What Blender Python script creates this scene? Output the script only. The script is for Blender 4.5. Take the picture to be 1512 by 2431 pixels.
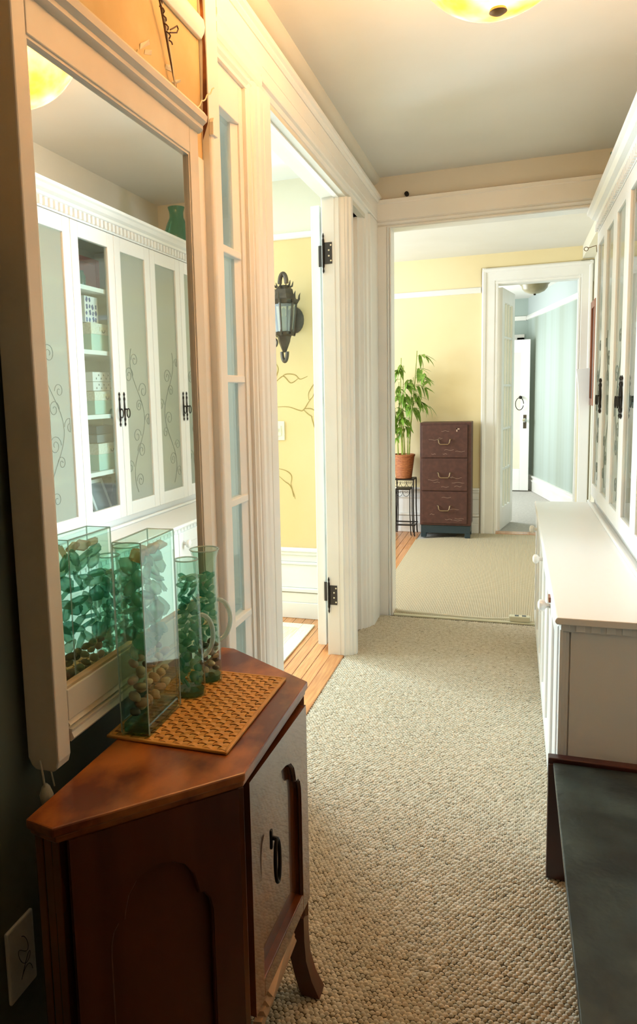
import bpy, bmesh, math, random
import numpy as np
from mathutils import Vector, Matrix
for o in list(bpy.data.objects): bpy.data.objects.remove(o)
SC = bpy.context.scene; COL = SC.collection
random.seed(7)
# ------------------------------------------------------------------ camera
H = 1.35; F, CX, CY = 1736.0, 602.0, 1157.0
PITCH, YAW, ROLL = (math.radians(a) for a in (7.01, 19.68, -1.65))
cam = bpy.data.cameras.new('camera'); camo = bpy.data.objects.new('camera', cam); COL.objects.link(camo)
right = Vector((math.cos(YAW), math.sin(YAW), 0)); fwd = Vector((-math.sin(YAW)*math.cos(PITCH), math.cos(YAW)*math.cos(PITCH), -math.sin(PITCH)))
up = right.cross(fwd)
cr, sr = math.cos(ROLL), math.sin(ROLL)
r2, u2 = cr*right + sr*up, -sr*right + cr*up
camo.matrix_world = Matrix(((r2.x, u2.x, -fwd.x, 0), (r2.y, u2.y, -fwd.y, 0), (r2.z, u2.z, -fwd.z, H), (0, 0, 0, 1)))
cam.sensor_fit = 'VERTICAL'; cam.sensor_height = 36.0; cam.lens = F/2431*36.0
cam.shift_x = (756-CX)/2431; cam.shift_y = (CY-1215.5)/2431
cam.clip_start = 0.03
SC.camera = camo
# ------------------------------------------------------------------ world, lights, exposure
SC.view_settings.view_transform = 'Standard'; SC.view_settings.look = 'None'
SC.view_settings.exposure = 0.74; SC.view_settings.gamma = 1.0; SC.view_settings.use_curve_mapping = False
W = bpy.data.worlds.new('world'); SC.world = W; W.use_nodes = True
W.node_tree.nodes['Background'].inputs[0].default_value = (.75, .87, 1, 1); W.node_tree.nodes['Background'].inputs[1].default_value = .5
def area(name, loc, direc, sx, sy, watts, col):
    l = bpy.data.lights.new(name, 'AREA'); l.shape = 'RECTANGLE'; l.size = sx; l.size_y = sy; l.energy = watts; l.color = col
    o = bpy.data.objects.new(name, l); COL.objects.link(o); o.location = loc
    o.rotation_euler = Vector(direc).to_track_quat('-Z', 'Z').to_euler(); return o
DAY = (.66, .85, 1.0)
area('daylight_window', (-3.26, 3.45, 1.55), (1, 0, -.12), 1.2, 1.5, 34, DAY)
area('daylight_window', (-2.3, 4.08, 1.55), (0, -1, -.12), .95, 1.5, 84, DAY)
area('daylight_window', (-3.26, 5.5, 1.5), (1, .1, -.1), 1.4, 1.6, 80, (.76, .88, 1))
area('daylight_window', (-1.62, 9.1, 1.5), (1, .0, -.1), 1.1, 1.5, 48, (.88, .95, 1))
# ------------------------------------------------------------------ materials
def lin(h):
    c = [int(h[i:i+2], 16)/255 for i in (0, 2, 4)]
    return tuple(x/12.92 if x <= .04045 else ((x+.055)/1.055)**2.4 for x in c) + (1,)
def M(name, c, rough=.5, metal=0, c2=None, scale=8, stretch=(1, 1, 1), fac=(.35, .65), bump=0, bscale=None, spec=.5, detail=4, emit=None, coat=0):
    m = bpy.data.materials.new(name); m.use_nodes = True; nt = m.node_tree; b = nt.nodes['Principled BSDF']
    b.inputs['Base Color'].default_value = lin(c); b.inputs['Roughness'].default_value = rough; b.inputs['Metallic'].default_value = metal
    b.inputs['Specular IOR Level'].default_value = spec; b.inputs['Coat Weight'].default_value = coat
    if c2 or bump:
        tc = nt.nodes.new('ShaderNodeTexCoord'); mp = nt.nodes.new('ShaderNodeMapping'); mp.inputs['Scale'].default_value = stretch
        nt.links.new(tc.outputs['Object'], mp.inputs[0])
    if c2:
        n = nt.nodes.new('ShaderNodeTexNoise'); n.inputs['Scale'].default_value = scale; n.inputs['Detail'].default_value = detail
        nt.links.new(mp.outputs[0], n.inputs['Vector'])
        r = nt.nodes.new('ShaderNodeValToRGB'); r.color_ramp.elements[0].position = fac[0]; r.color_ramp.elements[1].position = fac[1]
        r.color_ramp.elements[0].color = lin(c); r.color_ramp.elements[1].color = lin(c2)
        nt.links.new(n.outputs[0], r.inputs[0]); nt.links.new(r.outputs[0], b.inputs['Base Color'])
    if bump:
        n2 = nt.nodes.new('ShaderNodeTexNoise'); n2.inputs['Scale'].default_value = bscale or scale; n2.inputs['Detail'].default_value = 3
        nt.links.new(mp.outputs[0], n2.inputs['Vector'])
        bp = nt.nodes.new('ShaderNodeBump'); bp.inputs['Strength'].default_value = bump; bp.inputs['Distance'].default_value = .01
        nt.links.new(n2.outputs[0], bp.inputs['Height']); nt.links.new(bp.outputs[0], b.inputs['Normal'])
    if emit:
        b.inputs['Emission Color'].default_value = lin(emit[0]); b.inputs['Emission Strength'].default_value = emit[1]
    return m
def glass(name, tint, haze=0.0, hazecol='d8e0d8', rough=.03, boost=1.0):
    """thin sheet glass: clear transmission + fresnel reflection, optionally a frosted diffuse/translucent share"""
    m = bpy.data.materials.new(name); m.use_nodes = True; nt = m.node_tree; nt.nodes.clear()
    out = nt.nodes.new('ShaderNodeOutputMaterial'); tr = nt.nodes.new('ShaderNodeBsdfTransparent'); tr.inputs[0].default_value = lin(tint)
    gl = nt.nodes.new('ShaderNodeBsdfGlossy'); gl.inputs['Roughness'].default_value = rough
    lw = nt.nodes.new('ShaderNodeLayerWeight'); pw = nt.nodes.new('ShaderNodeMath'); pw.operation = 'POWER'; pw.inputs[1].default_value = 4.2/boost; nt.links.new(lw.outputs['Facing'], pw.inputs[0])
    fr = nt.nodes.new('ShaderNodeMath'); fr.operation = 'MULTIPLY_ADD'; fr.inputs[1].default_value = .9; fr.inputs[2].default_value = .04; nt.links.new(pw.outputs[0], fr.inputs[0])
    mx = nt.nodes.new('ShaderNodeMixShader'); base = tr
    if haze:
        d = nt.nodes.new('ShaderNodeBsdfDiffuse'); d.inputs[0].default_value = lin(hazecol)
        t = nt.nodes.new('ShaderNodeBsdfTranslucent'); t.inputs[0].default_value = lin(hazecol)
        a = nt.nodes.new('ShaderNodeMixShader'); a.inputs[0].default_value = .4; nt.links.new(d.outputs[0], a.inputs[1]); nt.links.new(t.outputs[0], a.inputs[2])
        h = nt.nodes.new('ShaderNodeMixShader'); h.inputs[0].default_value = haze; nt.links.new(tr.outputs[0], h.inputs[1]); nt.links.new(a.outputs[0], h.inputs[2]); base = h
    nt.links.new(fr.outputs[0], mx.inputs[0]); nt.links.new(base.outputs[0], mx.inputs[1]); nt.links.new(gl.outputs[0], mx.inputs[2])
    nt.links.new(mx.outputs[0], out.inputs[0]); return m
SC.cycles.transparent_max_bounces = 32
def seaglass(name, c):
    m = bpy.data.materials.new(name); m.use_nodes = True; nt = m.node_tree; nt.nodes.clear()
    out = nt.nodes.new('ShaderNodeOutputMaterial'); d = nt.nodes.new('ShaderNodeBsdfDiffuse'); t = nt.nodes.new('ShaderNodeBsdfTranslucent'); g = nt.nodes.new('ShaderNodeBsdfGlossy'); tp = nt.nodes.new('ShaderNodeBsdfTransparent')
    for n in (d, t): n.inputs[0].default_value = lin(c)
    tp.inputs[0].default_value = tuple(.45+.55*x for x in lin(c)[:3])+(1,)
    g.inputs['Roughness'].default_value = .35
    a = nt.nodes.new('ShaderNodeMixShader'); a.inputs[0].default_value = .6; nt.links.new(d.outputs[0], a.inputs[1]); nt.links.new(t.outputs[0], a.inputs[2])
    e = nt.nodes.new('ShaderNodeMixShader'); e.inputs[0].default_value = .6; nt.links.new(a.outputs[0], e.inputs[1]); nt.links.new(tp.outputs[0], e.inputs[2])
    b = nt.nodes.new('ShaderNodeMixShader'); b.inputs[0].default_value = .06; nt.links.new(e.outputs[0], b.inputs[1]); nt.links.new(g.outputs[0], b.inputs[2])
    nt.links.new(b.outputs[0], out.inputs[0]); return m
def plankmat(name, ca, cb, grain=(30, 2.2, 30)):
    m = M(name, ca, .35, c2=cb, scale=3, stretch=grain, fac=(.3, .7), coat=.25)
    nt = m.node_tree; b = nt.nodes['Principled BSDF']; oi = nt.nodes.new('ShaderNodeObjectInfo'); hs = nt.nodes.new('ShaderNodeHueSaturation')
    mr = nt.nodes.new('ShaderNodeMapRange'); mr.inputs[3].default_value = .78; mr.inputs[4].default_value = 1.15
    src = b.inputs['Base Color'].links[0].from_socket
    nt.links.new(oi.outputs['Random'], mr.inputs[0]); nt.links.new(mr.outputs[0], hs.inputs['Value']); nt.links.new(src, hs.inputs['Color']); nt.links.new(hs.outputs[0], b.inputs['Base Color']); return m
MT = dict(
    trim=M('white_gloss_paint', 'f2f0ea', .32, c2='eae7de', scale=3, fac=(.4, .8)),
    wall=M('hall_paint', 'dedacc', .7, c2='d8d3c3', scale=2, bump=.05, bscale=60),
    ceil=M('ceiling_paint', 'e9e7df', .8, c2='e3e0d6', scale=1.5),
    peel=M('peeling_tan_wall', 'cdb07a', .8, c2='dcc492', scale=5, fac=(.4, .7), bump=.2, bscale=14),
    grey=M('grey_green_wall', '6d7464', .75, c2='646b5c', scale=2),
    yellow=M('yellow_plaster', 'ead09a', .75, c2='e4c88e', scale=1.3, bump=.04, bscale=50),
    cream=M('cream_frieze', 'e9e4d0', .75, c2='e4dec6', scale=2),
    far=M('far_yellow', 'f0dfb2', .75, c2='ebd8a6', scale=1.2),
    sage=M('sage_light_band_wall', '929a88', .7, c2='aab8b0', scale=1.6, stretch=(1, 1, .02), fac=(.4, .6)),  # paler vertical streaks put the doorway daylight bands into the wall colour
    blueceil=M('pale_blue_ceiling', 'b9c3c0', .8),
    wood=plankmat('oak_plank', 'b8733f', 'd59a5c'),
    carpet=M('sisal_base', '54472f', .95),
    nub=M('sisal_loops', 'd6cdb8', .9, c2='b9ad92', scale=60, fac=(.3, .7)),
    sisal2=None,
    greycarpet=M('grey_carpet', 'bdb9b0', .95, c2='b0aca4', scale=40, bump=.3, bscale=300),
    mahog=M('mahogany', '52270f', .22, c2='7c421c', scale=2.2, stretch=(3, 3, 1), fac=(.35, .7), coat=.6),
    mahogtop=M('worn_mahogany_top', '63290f', .30, c2='b06a30', scale=13, stretch=(1, .6, 1), fac=(.42, .66), coat=.15, detail=6),
    mahogdark=M('dark_mahogany', '401c0d', .33, c2='5a2c16', scale=3, stretch=(4, 4, .5)),
    raw=M('raw_wood', 'cda67c', .7, c2='ae8660', scale=6, stretch=(1, .2, 1)),
    iron=M('dark_iron', '2c2620', .5, metal=.7), bronze=M('aged_bronze', '4a4238', .45, metal=.6, c2='5c5244', scale=20),
    steel=M('gunmetal_hinge', '4c4a4a', .4, metal=.8),
    mirror=M('silvered_glass', 'f2f4f2', .012, metal=1), frame=M('ivory_frame_paint', 'ebe3d4', .4, c2='dfd4c0', scale=4), worn=M('worn_gilded_groove', 'c8ab7c', .5, c2='e4d8c2', scale=9, stretch=(1, 1, 3), fac=(.4, .6)),
    pane=glass('clear_pane', 'f4fbfa'), frost=glass('frosted_pane', 'e4ebe0', .58, 'e6ecdf', .12), vaseg=glass('vase_glass', 'eaf6f0', boost=1.06), thickg=glass('thick_green_glass', '9fcab2', .22, '5d8f76', .05, 1.3),
    etch=M('etched_scroll', '7e8578', .5),
    cane=M('cane_strip', 'dba552', .45, c2='c68d3e', scale=14, fac=(.3, .7)), canedark=M('mat_backing', '4a2c10', .8),
    pebble=[M('pebble_'+str(i), c, .5, c2=d, scale=20) for i, (c, d) in enumerate((('dcc8ac', 'c8b08e'), ('c4aa8c', 'b09474'), ('e8dcc6', 'd8c8ac'), ('8d827a', '78706a'), ('cfab96', 'bc9880')))],
    sea=[seaglass('sea_glass_'+str(i), c) for i, c in enumerate(('a4e2ca', 'c4eedd', '78ccb6', 'def5e6', 'f4deb6'))],
    slate=M('green_slate', '1d2625', .36, c2='3d4a46', scale=6, fac=(.42, .72), bump=.4, bscale=18, detail=8),
    redwood=M('red_brown_wood', '4a1f14', .35, c2='331410', scale=4, stretch=(1, 1, .3)),
    white=M('white_lacquer', 'f3f3ef', .3), knob=M('white_porcelain', 'f4f2ec', .15),
    plate=M('ivory_plate', 'ece4c8', .4), steelgrey=M('brown_file_metal', '45271f', .5, c2='523027', scale=30, fac=(.4, .7)), teal=M('dark_teal_base', '22343a', .45), brass=M('worn_brass', '8a7458', .4, metal=.7),
    scratch=M('scratch_mark', 'b59a86', .6),
    wicker=M('wicker', '8e4f2c', .6, c2='c07a48', scale=40, stretch=(1, 1, 8), fac=(.35, .65)), soil=M('soil', '3a2a1c', .9), stem=M('bamboo_stem', '9cab4e', .45, c2='7c8f3a', scale=30), leaf=M('bamboo_leaf', '7fa035', .45, c2='5d8426', scale=6),
    mint=M('mint_paper', 'bfe0d2', .6), lace=M('lace_band', 'f0f0e4', .6, c2='dcdccb', scale=120), box=M('white_box', 'f2f2f0', .5), navy=M('navy_print', '35508a', .6), pink=M('dusty_pink', 'c06a76', .6), pinkl=M('pale_pink', 'd99aa6', .6), dark=M('dark_grey_plastic', '4a5458', .5), greyb=M('grey_book', '7f8688', .6), yellowb=M('yellow_box', 'd8c15a', .6),
    jute=M('jute_rug', 'ddd0ac', .9, c2='c9b88e', scale=30, stretch=(6, .3, 1), fac=(.4, .6), bump=.4, bscale=60), jutee=M('jute_border', 'e6dcbf', .9, c2='d8cba6', scale=90, bump=.4, bscale=160),
    plast=M('beige_plastic', 'd9d3b4', .5), cord=M('cream_cord', 'e6dfc8', .5), wirem=M('brown_wire', '5c3a20', .5), strap=M('fairy_cord', 'e8d9b4', .5),
    paint=M('painted_vine', 'b59a5c', .8), frameb=M('brown_oak', '9a5a34', .4, c2='7c4526', scale=5, stretch=(1, 1, .2)), board=M('white_board', 'eef0f2', .5),
    crackle=M('ink_mark', '3c4044', .6), jarg=glass('jar_green_glass', '9fd0b8', .35, '8fc0a8'), chrome=M('chrome', 'd0d4d4', .12, metal=1),
    lampmetal=M('lamp_bronze', '8a6a44', .4, metal=.6), shade2=M('unlit_alabaster_glass', 'a89f80', .35, c2='8f8668', scale=8),
    sheer=glass('sheer_cloth', 'f4fafc', .9, 'f6fbfc', .6),
    bulb=M('lit_bulb', 'fff0d0', .3, emit=('ffb860', 8)),
    edgeg=glass('bright_edge_glass', 'e6f4ee', .45, 'e2f0ea', .05, 1.6),  # whitish haze colours in the vase edge glints; jug handles and rims share it
    lantglass=glass('seeded_glass', 'dfe6e2', .25, 'd5dad2', .15),
)
def alabaster():
    m = bpy.data.materials.new('lit_alabaster'); m.use_nodes = True; nt = m.node_tree; nt.nodes.clear()
    out = nt.nodes.new('ShaderNodeOutputMaterial'); t = nt.nodes.new('ShaderNodeBsdfTranslucent'); d = nt.nodes.new('ShaderNodeBsdfDiffuse'); mx = nt.nodes.new('ShaderNodeMixShader'); mx.inputs[0].default_value = .3
    tc = nt.nodes.new('ShaderNodeTexCoord'); n = nt.nodes.new('ShaderNodeTexNoise'); n.inputs['Scale'].default_value = 9; n.inputs['Detail'].default_value = 5; nt.links.new(tc.outputs['Object'], n.inputs['Vector'])
    r = nt.nodes.new('ShaderNodeValToRGB'); e = r.color_ramp.elements; e[0].position = .35; e[0].color = (.62, .40, .17, 1); e[1].position = .7; e[1].color = (1, .94, .82, 1)
    nt.links.new(n.outputs[0], r.inputs[0]); nt.links.new(r.outputs[0], t.inputs[0]); nt.links.new(r.outputs[0], d.inputs[0])
    nt.links.new(t.outputs[0], mx.inputs[1]); nt.links.new(d.outputs[0], mx.inputs[2]); nt.links.new(mx.outputs[0], out.inputs[0]); return m
LAMP = 23.0
MT['lit'] = alabaster()
def sisal(name, c, d, fx, fy):
    m = M(name, c, .95); nt = m.node_tree; b = nt.nodes['Principled BSDF']
    tc = nt.nodes.new('ShaderNodeTexCoord'); outs = []
    for ax, fq in (('X', fx), ('Y', fy)):
        w = nt.nodes.new('ShaderNodeTexWave'); w.bands_direction = ax; w.inputs['Scale'].default_value = fq; w.inputs['Distortion'].default_value = .6; w.inputs['Detail'].default_value = 1
        nt.links.new(tc.outputs['Object'], w.inputs['Vector']); outs.append(w)
    mu = nt.nodes.new('ShaderNodeMath'); mu.operation = 'MULTIPLY'; nt.links.new(outs[0].outputs['Fac'], mu.inputs[0]); nt.links.new(outs[1].outputs['Fac'], mu.inputs[1])
    r = nt.nodes.new('ShaderNodeValToRGB'); r.color_ramp.elements[0].color = lin(d); r.color_ramp.elements[1].color = lin(c); r.color_ramp.elements[1].position = .5
    nt.links.new(mu.outputs[0], r.inputs[0]); nt.links.new(r.outputs[0], b.inputs['Base Color'])
    bp = nt.nodes.new('ShaderNodeBump'); bp.inputs['Strength'].default_value = .6; bp.inputs['Distance'].default_value = .004; nt.links.new(mu.outputs[0], bp.inputs['Height']); nt.links.new(bp.outputs[0], b.inputs['Normal']); return m
MT['sisal2'] = sisal('fine_sisal', 'dbcfb4', 'a39472', 30, 22)
# ------------------------------------------------------------------ mesh helpers
ORIG = {}
class MB:
    def __init__(s): s.v = []; s.f = []
    def add(s, v, f):
        n = len(s.v); s.v += [tuple(p) for p in v]; s.f += [tuple(i+n for i in q) for q in f]; return s
    def box(s, x0, x1, y0, y1, z0, z1):
        return s.add([(x0, y0, z0), (x1, y0, z0), (x1, y1, z0), (x0, y1, z0), (x0, y0, z1), (x1, y0, z1), (x1, y1, z1), (x0, y1, z1)],
                     [(3, 2, 1, 0), (4, 5, 6, 7), (0, 1, 5, 4), (1, 2, 6, 5), (2, 3, 7, 6), (3, 0, 4, 7)])
    def prism(s, poly, ax, a, b):
        n = len(poly); t = {'z': lambda p, c: (p[0], p[1], c), 'y': lambda p, c: (p[0], c, p[1]), 'x': lambda p, c: (c, p[0], p[1])}[ax]
        return s.add([t(p, a) for p in poly] + [t(p, b) for p in poly], [tuple(range(n-1, -1, -1)), tuple(range(n, 2*n))] + [(i, (i+1) % n, n+(i+1) % n, n+i) for i in range(n)])
    def lathe(s, c, prof, n=24, sx=1, sy=1):
        v = [(c[0]+sx*r*math.cos(2*math.pi*k/n), c[1]+sy*r*math.sin(2*math.pi*k/n), c[2]+z) for r, z in prof for k in range(n)]
        m = len(prof); f = [(i*n+k, i*n+(k+1) % n, (i+1)*n+(k+1) % n, (i+1)*n+k) for i in range(m-1) for k in range(n)]
        if prof[0][0] > 1e-4: f.append(tuple(range(n-1, -1, -1)))
        if prof[-1][0] > 1e-4: f.append(tuple((m-1)*n+k for k in range(n)))
        return s.add(v, f)
    def tube(s, pts, r, n=8, closed=False):
        pts = [Vector(p) for p in pts]; m = len(pts); rs = r if isinstance(r, (list, tuple)) else [r]*m; v = []
        ref = Vector((0, 0, 1)); nrm = None
        for i, p in enumerate(pts):
            a = pts[(i-1) % m] if (i or closed) else p; b = pts[(i+1) % m] if (i < m-1 or closed) else p
            t = (b-a).normalized() if (b-a).length > 1e-9 else Vector((0, 0, 1))
            if nrm is None: nrm = t.cross(ref) if abs(t.dot(ref)) < .95 else t.cross(Vector((1, 0, 0)))
            nrm = (nrm - t*nrm.dot(t)).normalized(); bn = t.cross(nrm)
            v += [p + rs[i]*(math.cos(2*math.pi*k/n)*nrm + math.sin(2*math.pi*k/n)*bn) for k in range(n)]
        f = [((i*n+k), (i*n+(k+1) % n), (((i+1) % m)*n+(k+1) % n), (((i+1) % m)*n+k)) for i in range(m if closed else m-1) for k in range(n)]
        if not closed: f += [tuple(range(n-1, -1, -1)), tuple((m-1)*n+k for k in range(n))]
        return s.add(v, f)
    def xf(s, mat):
        s.v = [tuple(mat @ Vector(p)) for p in s.v]; return s
    def build(s, name, mat, parent=None, smooth=False, bev=0, seg=2, local=False):
        o0 = Vector((0, 0, 0)) if (local or parent is None) else ORIG.get(parent.name, Vector((0, 0, 0)))
        me = bpy.data.meshes.new(name); me.from_pydata([tuple(Vector(p)-o0) for p in s.v], [], s.f)
        bm = bmesh.new(); bm.from_mesh(me); bmesh.ops.recalc_face_normals(bm, faces=bm.faces); bm.to_mesh(me); bm.free()
        if smooth:
            me.polygons.foreach_set('use_smooth', [True]*len(me.polygons))
            try: me.set_sharp_from_angle(angle=math.radians(45))
            except Exception: pass
        me.materials.append(MT[mat] if isinstance(mat, str) else mat)
        o = bpy.data.objects.new(name, me); COL.objects.link(o); o.parent = parent; ORIG[o.name] = o0
        if bev:
            b = o.modifiers.new('bevel', 'BEVEL'); b.width = bev; b.segments = seg; b.limit_method = 'ANGLE'; b.angle_limit = math.radians(40)
        return o
def tag(o, label, cat=None, group=None, kind=None):
    o['label'] = label
    if cat: o['category'] = cat
    if group: o['group'] = group
    if kind: o['kind'] = kind
    return o
def thing(name, label, cat, loc=(0, 0, 0), group=None, rz=0, kind=None):
    o = bpy.data.objects.new(name, None); COL.objects.link(o); o.location = loc; o.rotation_euler.z = rz; o.empty_display_size = .05
    ORIG[o.name] = Vector(loc); return tag(o, label, cat, group, kind)
def copy(o, parent, off=(0, 0, 0), rot=None, name=None):
    c = o.copy(); COL.objects.link(c); c.parent = parent; c.location = Vector(o.location)+Vector(off)
    if rot is not None: c.rotation_euler = rot
    ORIG[c.name] = ORIG.get(o.name, Vector((0, 0, 0))); return c
def B(*a): return MB().box(*a)
def struct(name, mb, mat, label, cat, **k):
    o = mb.build(name, mat, **k); return tag(o, label, cat, kind='structure')
def arc(c, r, a0, a1, n, ax='xz', rz=None):
    out = []
    for i in range(n+1):
        a = math.radians(a0+(a1-a0)*i/n); p, q = r*math.cos(a), (rz or r)*math.sin(a)
        out.append({'xz': (c[0]+p, c[1], c[2]+q), 'yz': (c[0], c[1]+p, c[2]+q), 'xy': (c[0]+p, c[1]+q, c[2])}[ax])
    return out
# ------------------------------------------------------------------ THE SETTING
CE = 2.58; XL = -.78; XC = -.757; YP = 4.383; YF = 7.176
struct('floor', B(-3.5, .9, -1.8, 11.6, -.06, -.004), 'greycarpet', 'plain subfloor under the carpets and planks', 'floor')
fl = bpy.data.objects['floor']
pm = B(-.028, .028, 0, 1.0, -.004, 0).build('plank', 'wood', fl, bev=.0012, seg=1)
first = True
def plank(x, y0, y1):
    global first
    if first: o = pm; first = False
    else: o = copy(pm, fl)
    o.location = (x, y0, 0); o.scale = (1, y1-y0-.0015, 1)
for i in range(16):
    x = -.918-.0585*i; c = 2.55+.9*((i*37) % 10)/10
    plank(x, 1.9, c); plank(x, c, 4.19)
for i in range(9):
    x = -.868-.0585*i; c = 5.0+1.6*((i*53) % 10)/10
    plank(x, 4.5, c); plank(x, c, 7.17)
struct('ceiling', B(-3.5, .9, -1.8, 11.6, CE, CE+.08), 'ceil', 'plain off-white plaster ceiling over the hall', 'ceiling')
ce_ = bpy.data.objects['ceiling']
for (cx_, cy_, r_a) in ((.29, 2.10, .014), (.31, 2.16, .009), (.27, 2.19, .012), (.33, 2.05, .007)):
    MB().prism([(cx_+r_a*(1+.4*math.sin(k*2.3+cx_*40))*math.cos(k*.9), cy_+.6*r_a*(1+.4*math.cos(k*3.1))*math.sin(k*.9)) for k in range(7)], 'z', CE-.0008, CE-.0001).build('plaster_scuff', 'wall', ce_)
# hall left wall, mirror stretch and pieces around the openings
wl = struct('wall_left', B(-.90, XL, -1.7, 1.93, 0, CE), 'grey', 'grey green plaster wall behind the hung mirror', 'wall')
B(XL, XL+.0015, -1.7, 1.854, 1.60, CE).build('tan_plaster', 'peel', wl)['label'] = 'tan peeling plaster above the mirror'
rng = random.Random(3)
for k in range(26):          # flakes of peeling paint along the mirror top
    y = 1.10+rng.random()*.62; z = 2.03+rng.random()**2*.09; w = .015+rng.random()*.045; h = .004+rng.random()*.010; t = rng.uniform(-.35, .9)*(1 if k % 4 else 1.6)
    p = [(0, XL+.002, 0), (w, XL+.004, h*.3), (w*.8, XL+.010, h), (w*.1, XL+.004, h*.8)]
    pts = [(q[1], y+q[0]*math.cos(t)-q[2]*math.sin(t), z+q[0]*math.sin(t)+q[2]*math.cos(t)) for q in p]
    MB().add(pts+[(a-.001, b, c) for a, b, c in pts], [(0, 1, 2, 3), (7, 6, 5, 4), (0, 4, 5, 1), (1, 5, 6, 2), (2, 6, 7, 3), (3, 7, 4, 0)]).build('paint_flake', 'strap', wl)
wb = struct('wall_left_header', B(-.90, XL, 1.90, YP+.12, 2.30, CE), 'wall', 'cream wall strip above the left doorways', 'wall')
# wall behind the post, jamb cores
struct('wall_left_post', MB().box(-.90, XL, 2.20, 2.365, 0, 2.31).box(-.90, -.835, 3.605, 3.68, 0, 2.31).box(-.90, -.845, 3.68, 4.06, 0, 2.31).box(-.90, -.835, 4.06, 4.50, 0, 2.31), 'trim', 'painted wall piers between the left doorways', 'wall')
t1 = thing('trim_1', 'tall moulded white casing around the left hall doorways', 'door casing', (XC, 2.3, 0), kind='structure')
B(XL, XL+.004, 1.66, 1.855, 0, 1.97).build('casing_return', 'trim', t1)
# near corner casing with rounded bead
B(XL, XC, 1.855, 1.93, 0, 2.50).build('casing_board', 'trim', t1, bev=.002)
MB().prism([(XC-.004+.010*math.cos(a), 1.869+.014*math.sin(a)) for a in [i*math.pi/10-math.pi/2 for i in range(11)]], 'z', 0, 2.07).build('corner_bead', 'trim', t1, smooth=True)
MB().prism([(1.853, 2.03), (1.885, 2.03), (1.885, 2.062), (1.877, 2.075), (1.861, 2.075), (1.853, 2.062)], 'x', XC, XC+.012).build('bead_cap', 'trim', t1, bev=.002)
MB().add([(XL+.004, 1.8545, 2.02), (XC-.004, 1.8545, 2.06), (XC-.003, 1.8545, 2.22), (XC-.01, 1.8545, 2.45), (XL+.002, 1.8545, 2.49), (XL+.012, 1.8545, 2.25)], [(0, 1, 2, 3, 4, 5)]).build('bare_wood_patch', 'mahogtop', t1)
# stepped casing of the glazed side panel: profile over distance t from the opening edge
PR = [(0, -.782), (.012, -.782), (.012, -.770), (.022, -.770), (.030, -.763), (.040, -.763), (.046, -.770), (.052, -.762), (.062, -.757), (.085, -.757), (.09, -.761), (.105, -.755)]
MB().prism([(x, 2.165+t) for t, x in PR]+[(-.755, 2.30), (-.760, 2.304), (-.755, 2.308), (-.752, 2.365), (-.86, 2.365), (-.86, 2.165)], 'z', 0, 2.30).build('casing_upright', 'trim', t1)
MB().prism([(x+.0012, 2.255+t) for t, x in PR]+[(-.7538, 2.375), (-.80, 2.375), (-.80, 2.255)], 'y', 1.93, 2.30).build('casing_head', 'trim', t1)
PB = [(0, -.835), (0, -.812), (.006, -.810), (.010, -.804), (.014, -.788), (.020, -.786), (.024, -.776), (.036, -.770), (.040, -.760), (.046, -.757)]
MB().prism([(x, 3.600+t) for t, x in PB]+[(XC, 3.675), (-.835, 3.675)], 'z', 0, 2.30).build('casing_upright', 'trim', t1)
MB().prism([(x, 2.295+t) for t, x in PB]+[(XC, 2.375), (-.80, 2.375), (-.835, 2.375)], 'y', 2.30, 3.66).build('casing_head', 'trim', t1)
MB().prism([(x, 4.050+t*2.4) for t, x in PB]+[(XC, 4.386), (-.835, 4.386)], 'z', 0, 2.33).build('casing_upright', 'trim', t1)
MB().prism([(x, 2.300+t) for t, x in PB]+[(XC, 2.375), (-.80, 2.375), (-.835, 2.375)], 'y', 3.66, 4.386).build('casing_head', 'trim', t1)
B(-.80, XC+.002, 1.93, 4.386, 2.375, 2.437).build('frieze_board', 'trim', t1, bev=.002)
MB().prism([(-.80, 2.437), (-.752, 2.437), (-.744, 2.446), (-.744, 2.452), (-.735, 2.458), (-.735, 2.472), (-.742, 2.482), (-.80, 2.482)], 'y', 1.93, 4.386).build('cornice', 'trim', t1)
MB().prism([(XL-.01, 2.54), (XL+.01, 2.542), (XL+.03, 2.56), (XL+.035, CE), (XL-.01, CE)], 'y', 1.90, YP).build('cove', 'wall', t1, smooth=True)
B(-.84, -.835, 3.69, 4.05, 0, 2.3).build('recess_panel', 'trim', t1)
# jamb lining and soffit of the open doorway
B(-.895, -.835, 3.598, 3.606, 0, 2.31).build('jamb_lining', 'trim', t1)
B(-.895, -.80, 2.365, 3.60, 2.303, 2.312).build('soffit_lining', 'trim', t1)
struct('trim_2', B(-.884, -.815, 2.37, 3.60, -.004, .008).box(-.893, -.885, 2.37, 3.6, -.004, .006), 'wood', 'worn orange wood threshold of the open left doorway', 'threshold', bev=.003)
# picture rail on the mirror wall
rl = MB().prism([(XL, 2.265), (XL+.012, 2.262), (XL+.020, 2.275), (XL+.024, 2.29), (XL+.020, 2.31), (XL+.010, 2.318), (XL, 2.318)], 'y', -.5, 1.850).build('trim_3', 'trim', smooth=True, bev=.003)
tag(rl, 'chipped white picture rail above the mirror', 'picture rail', kind='structure')
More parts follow.
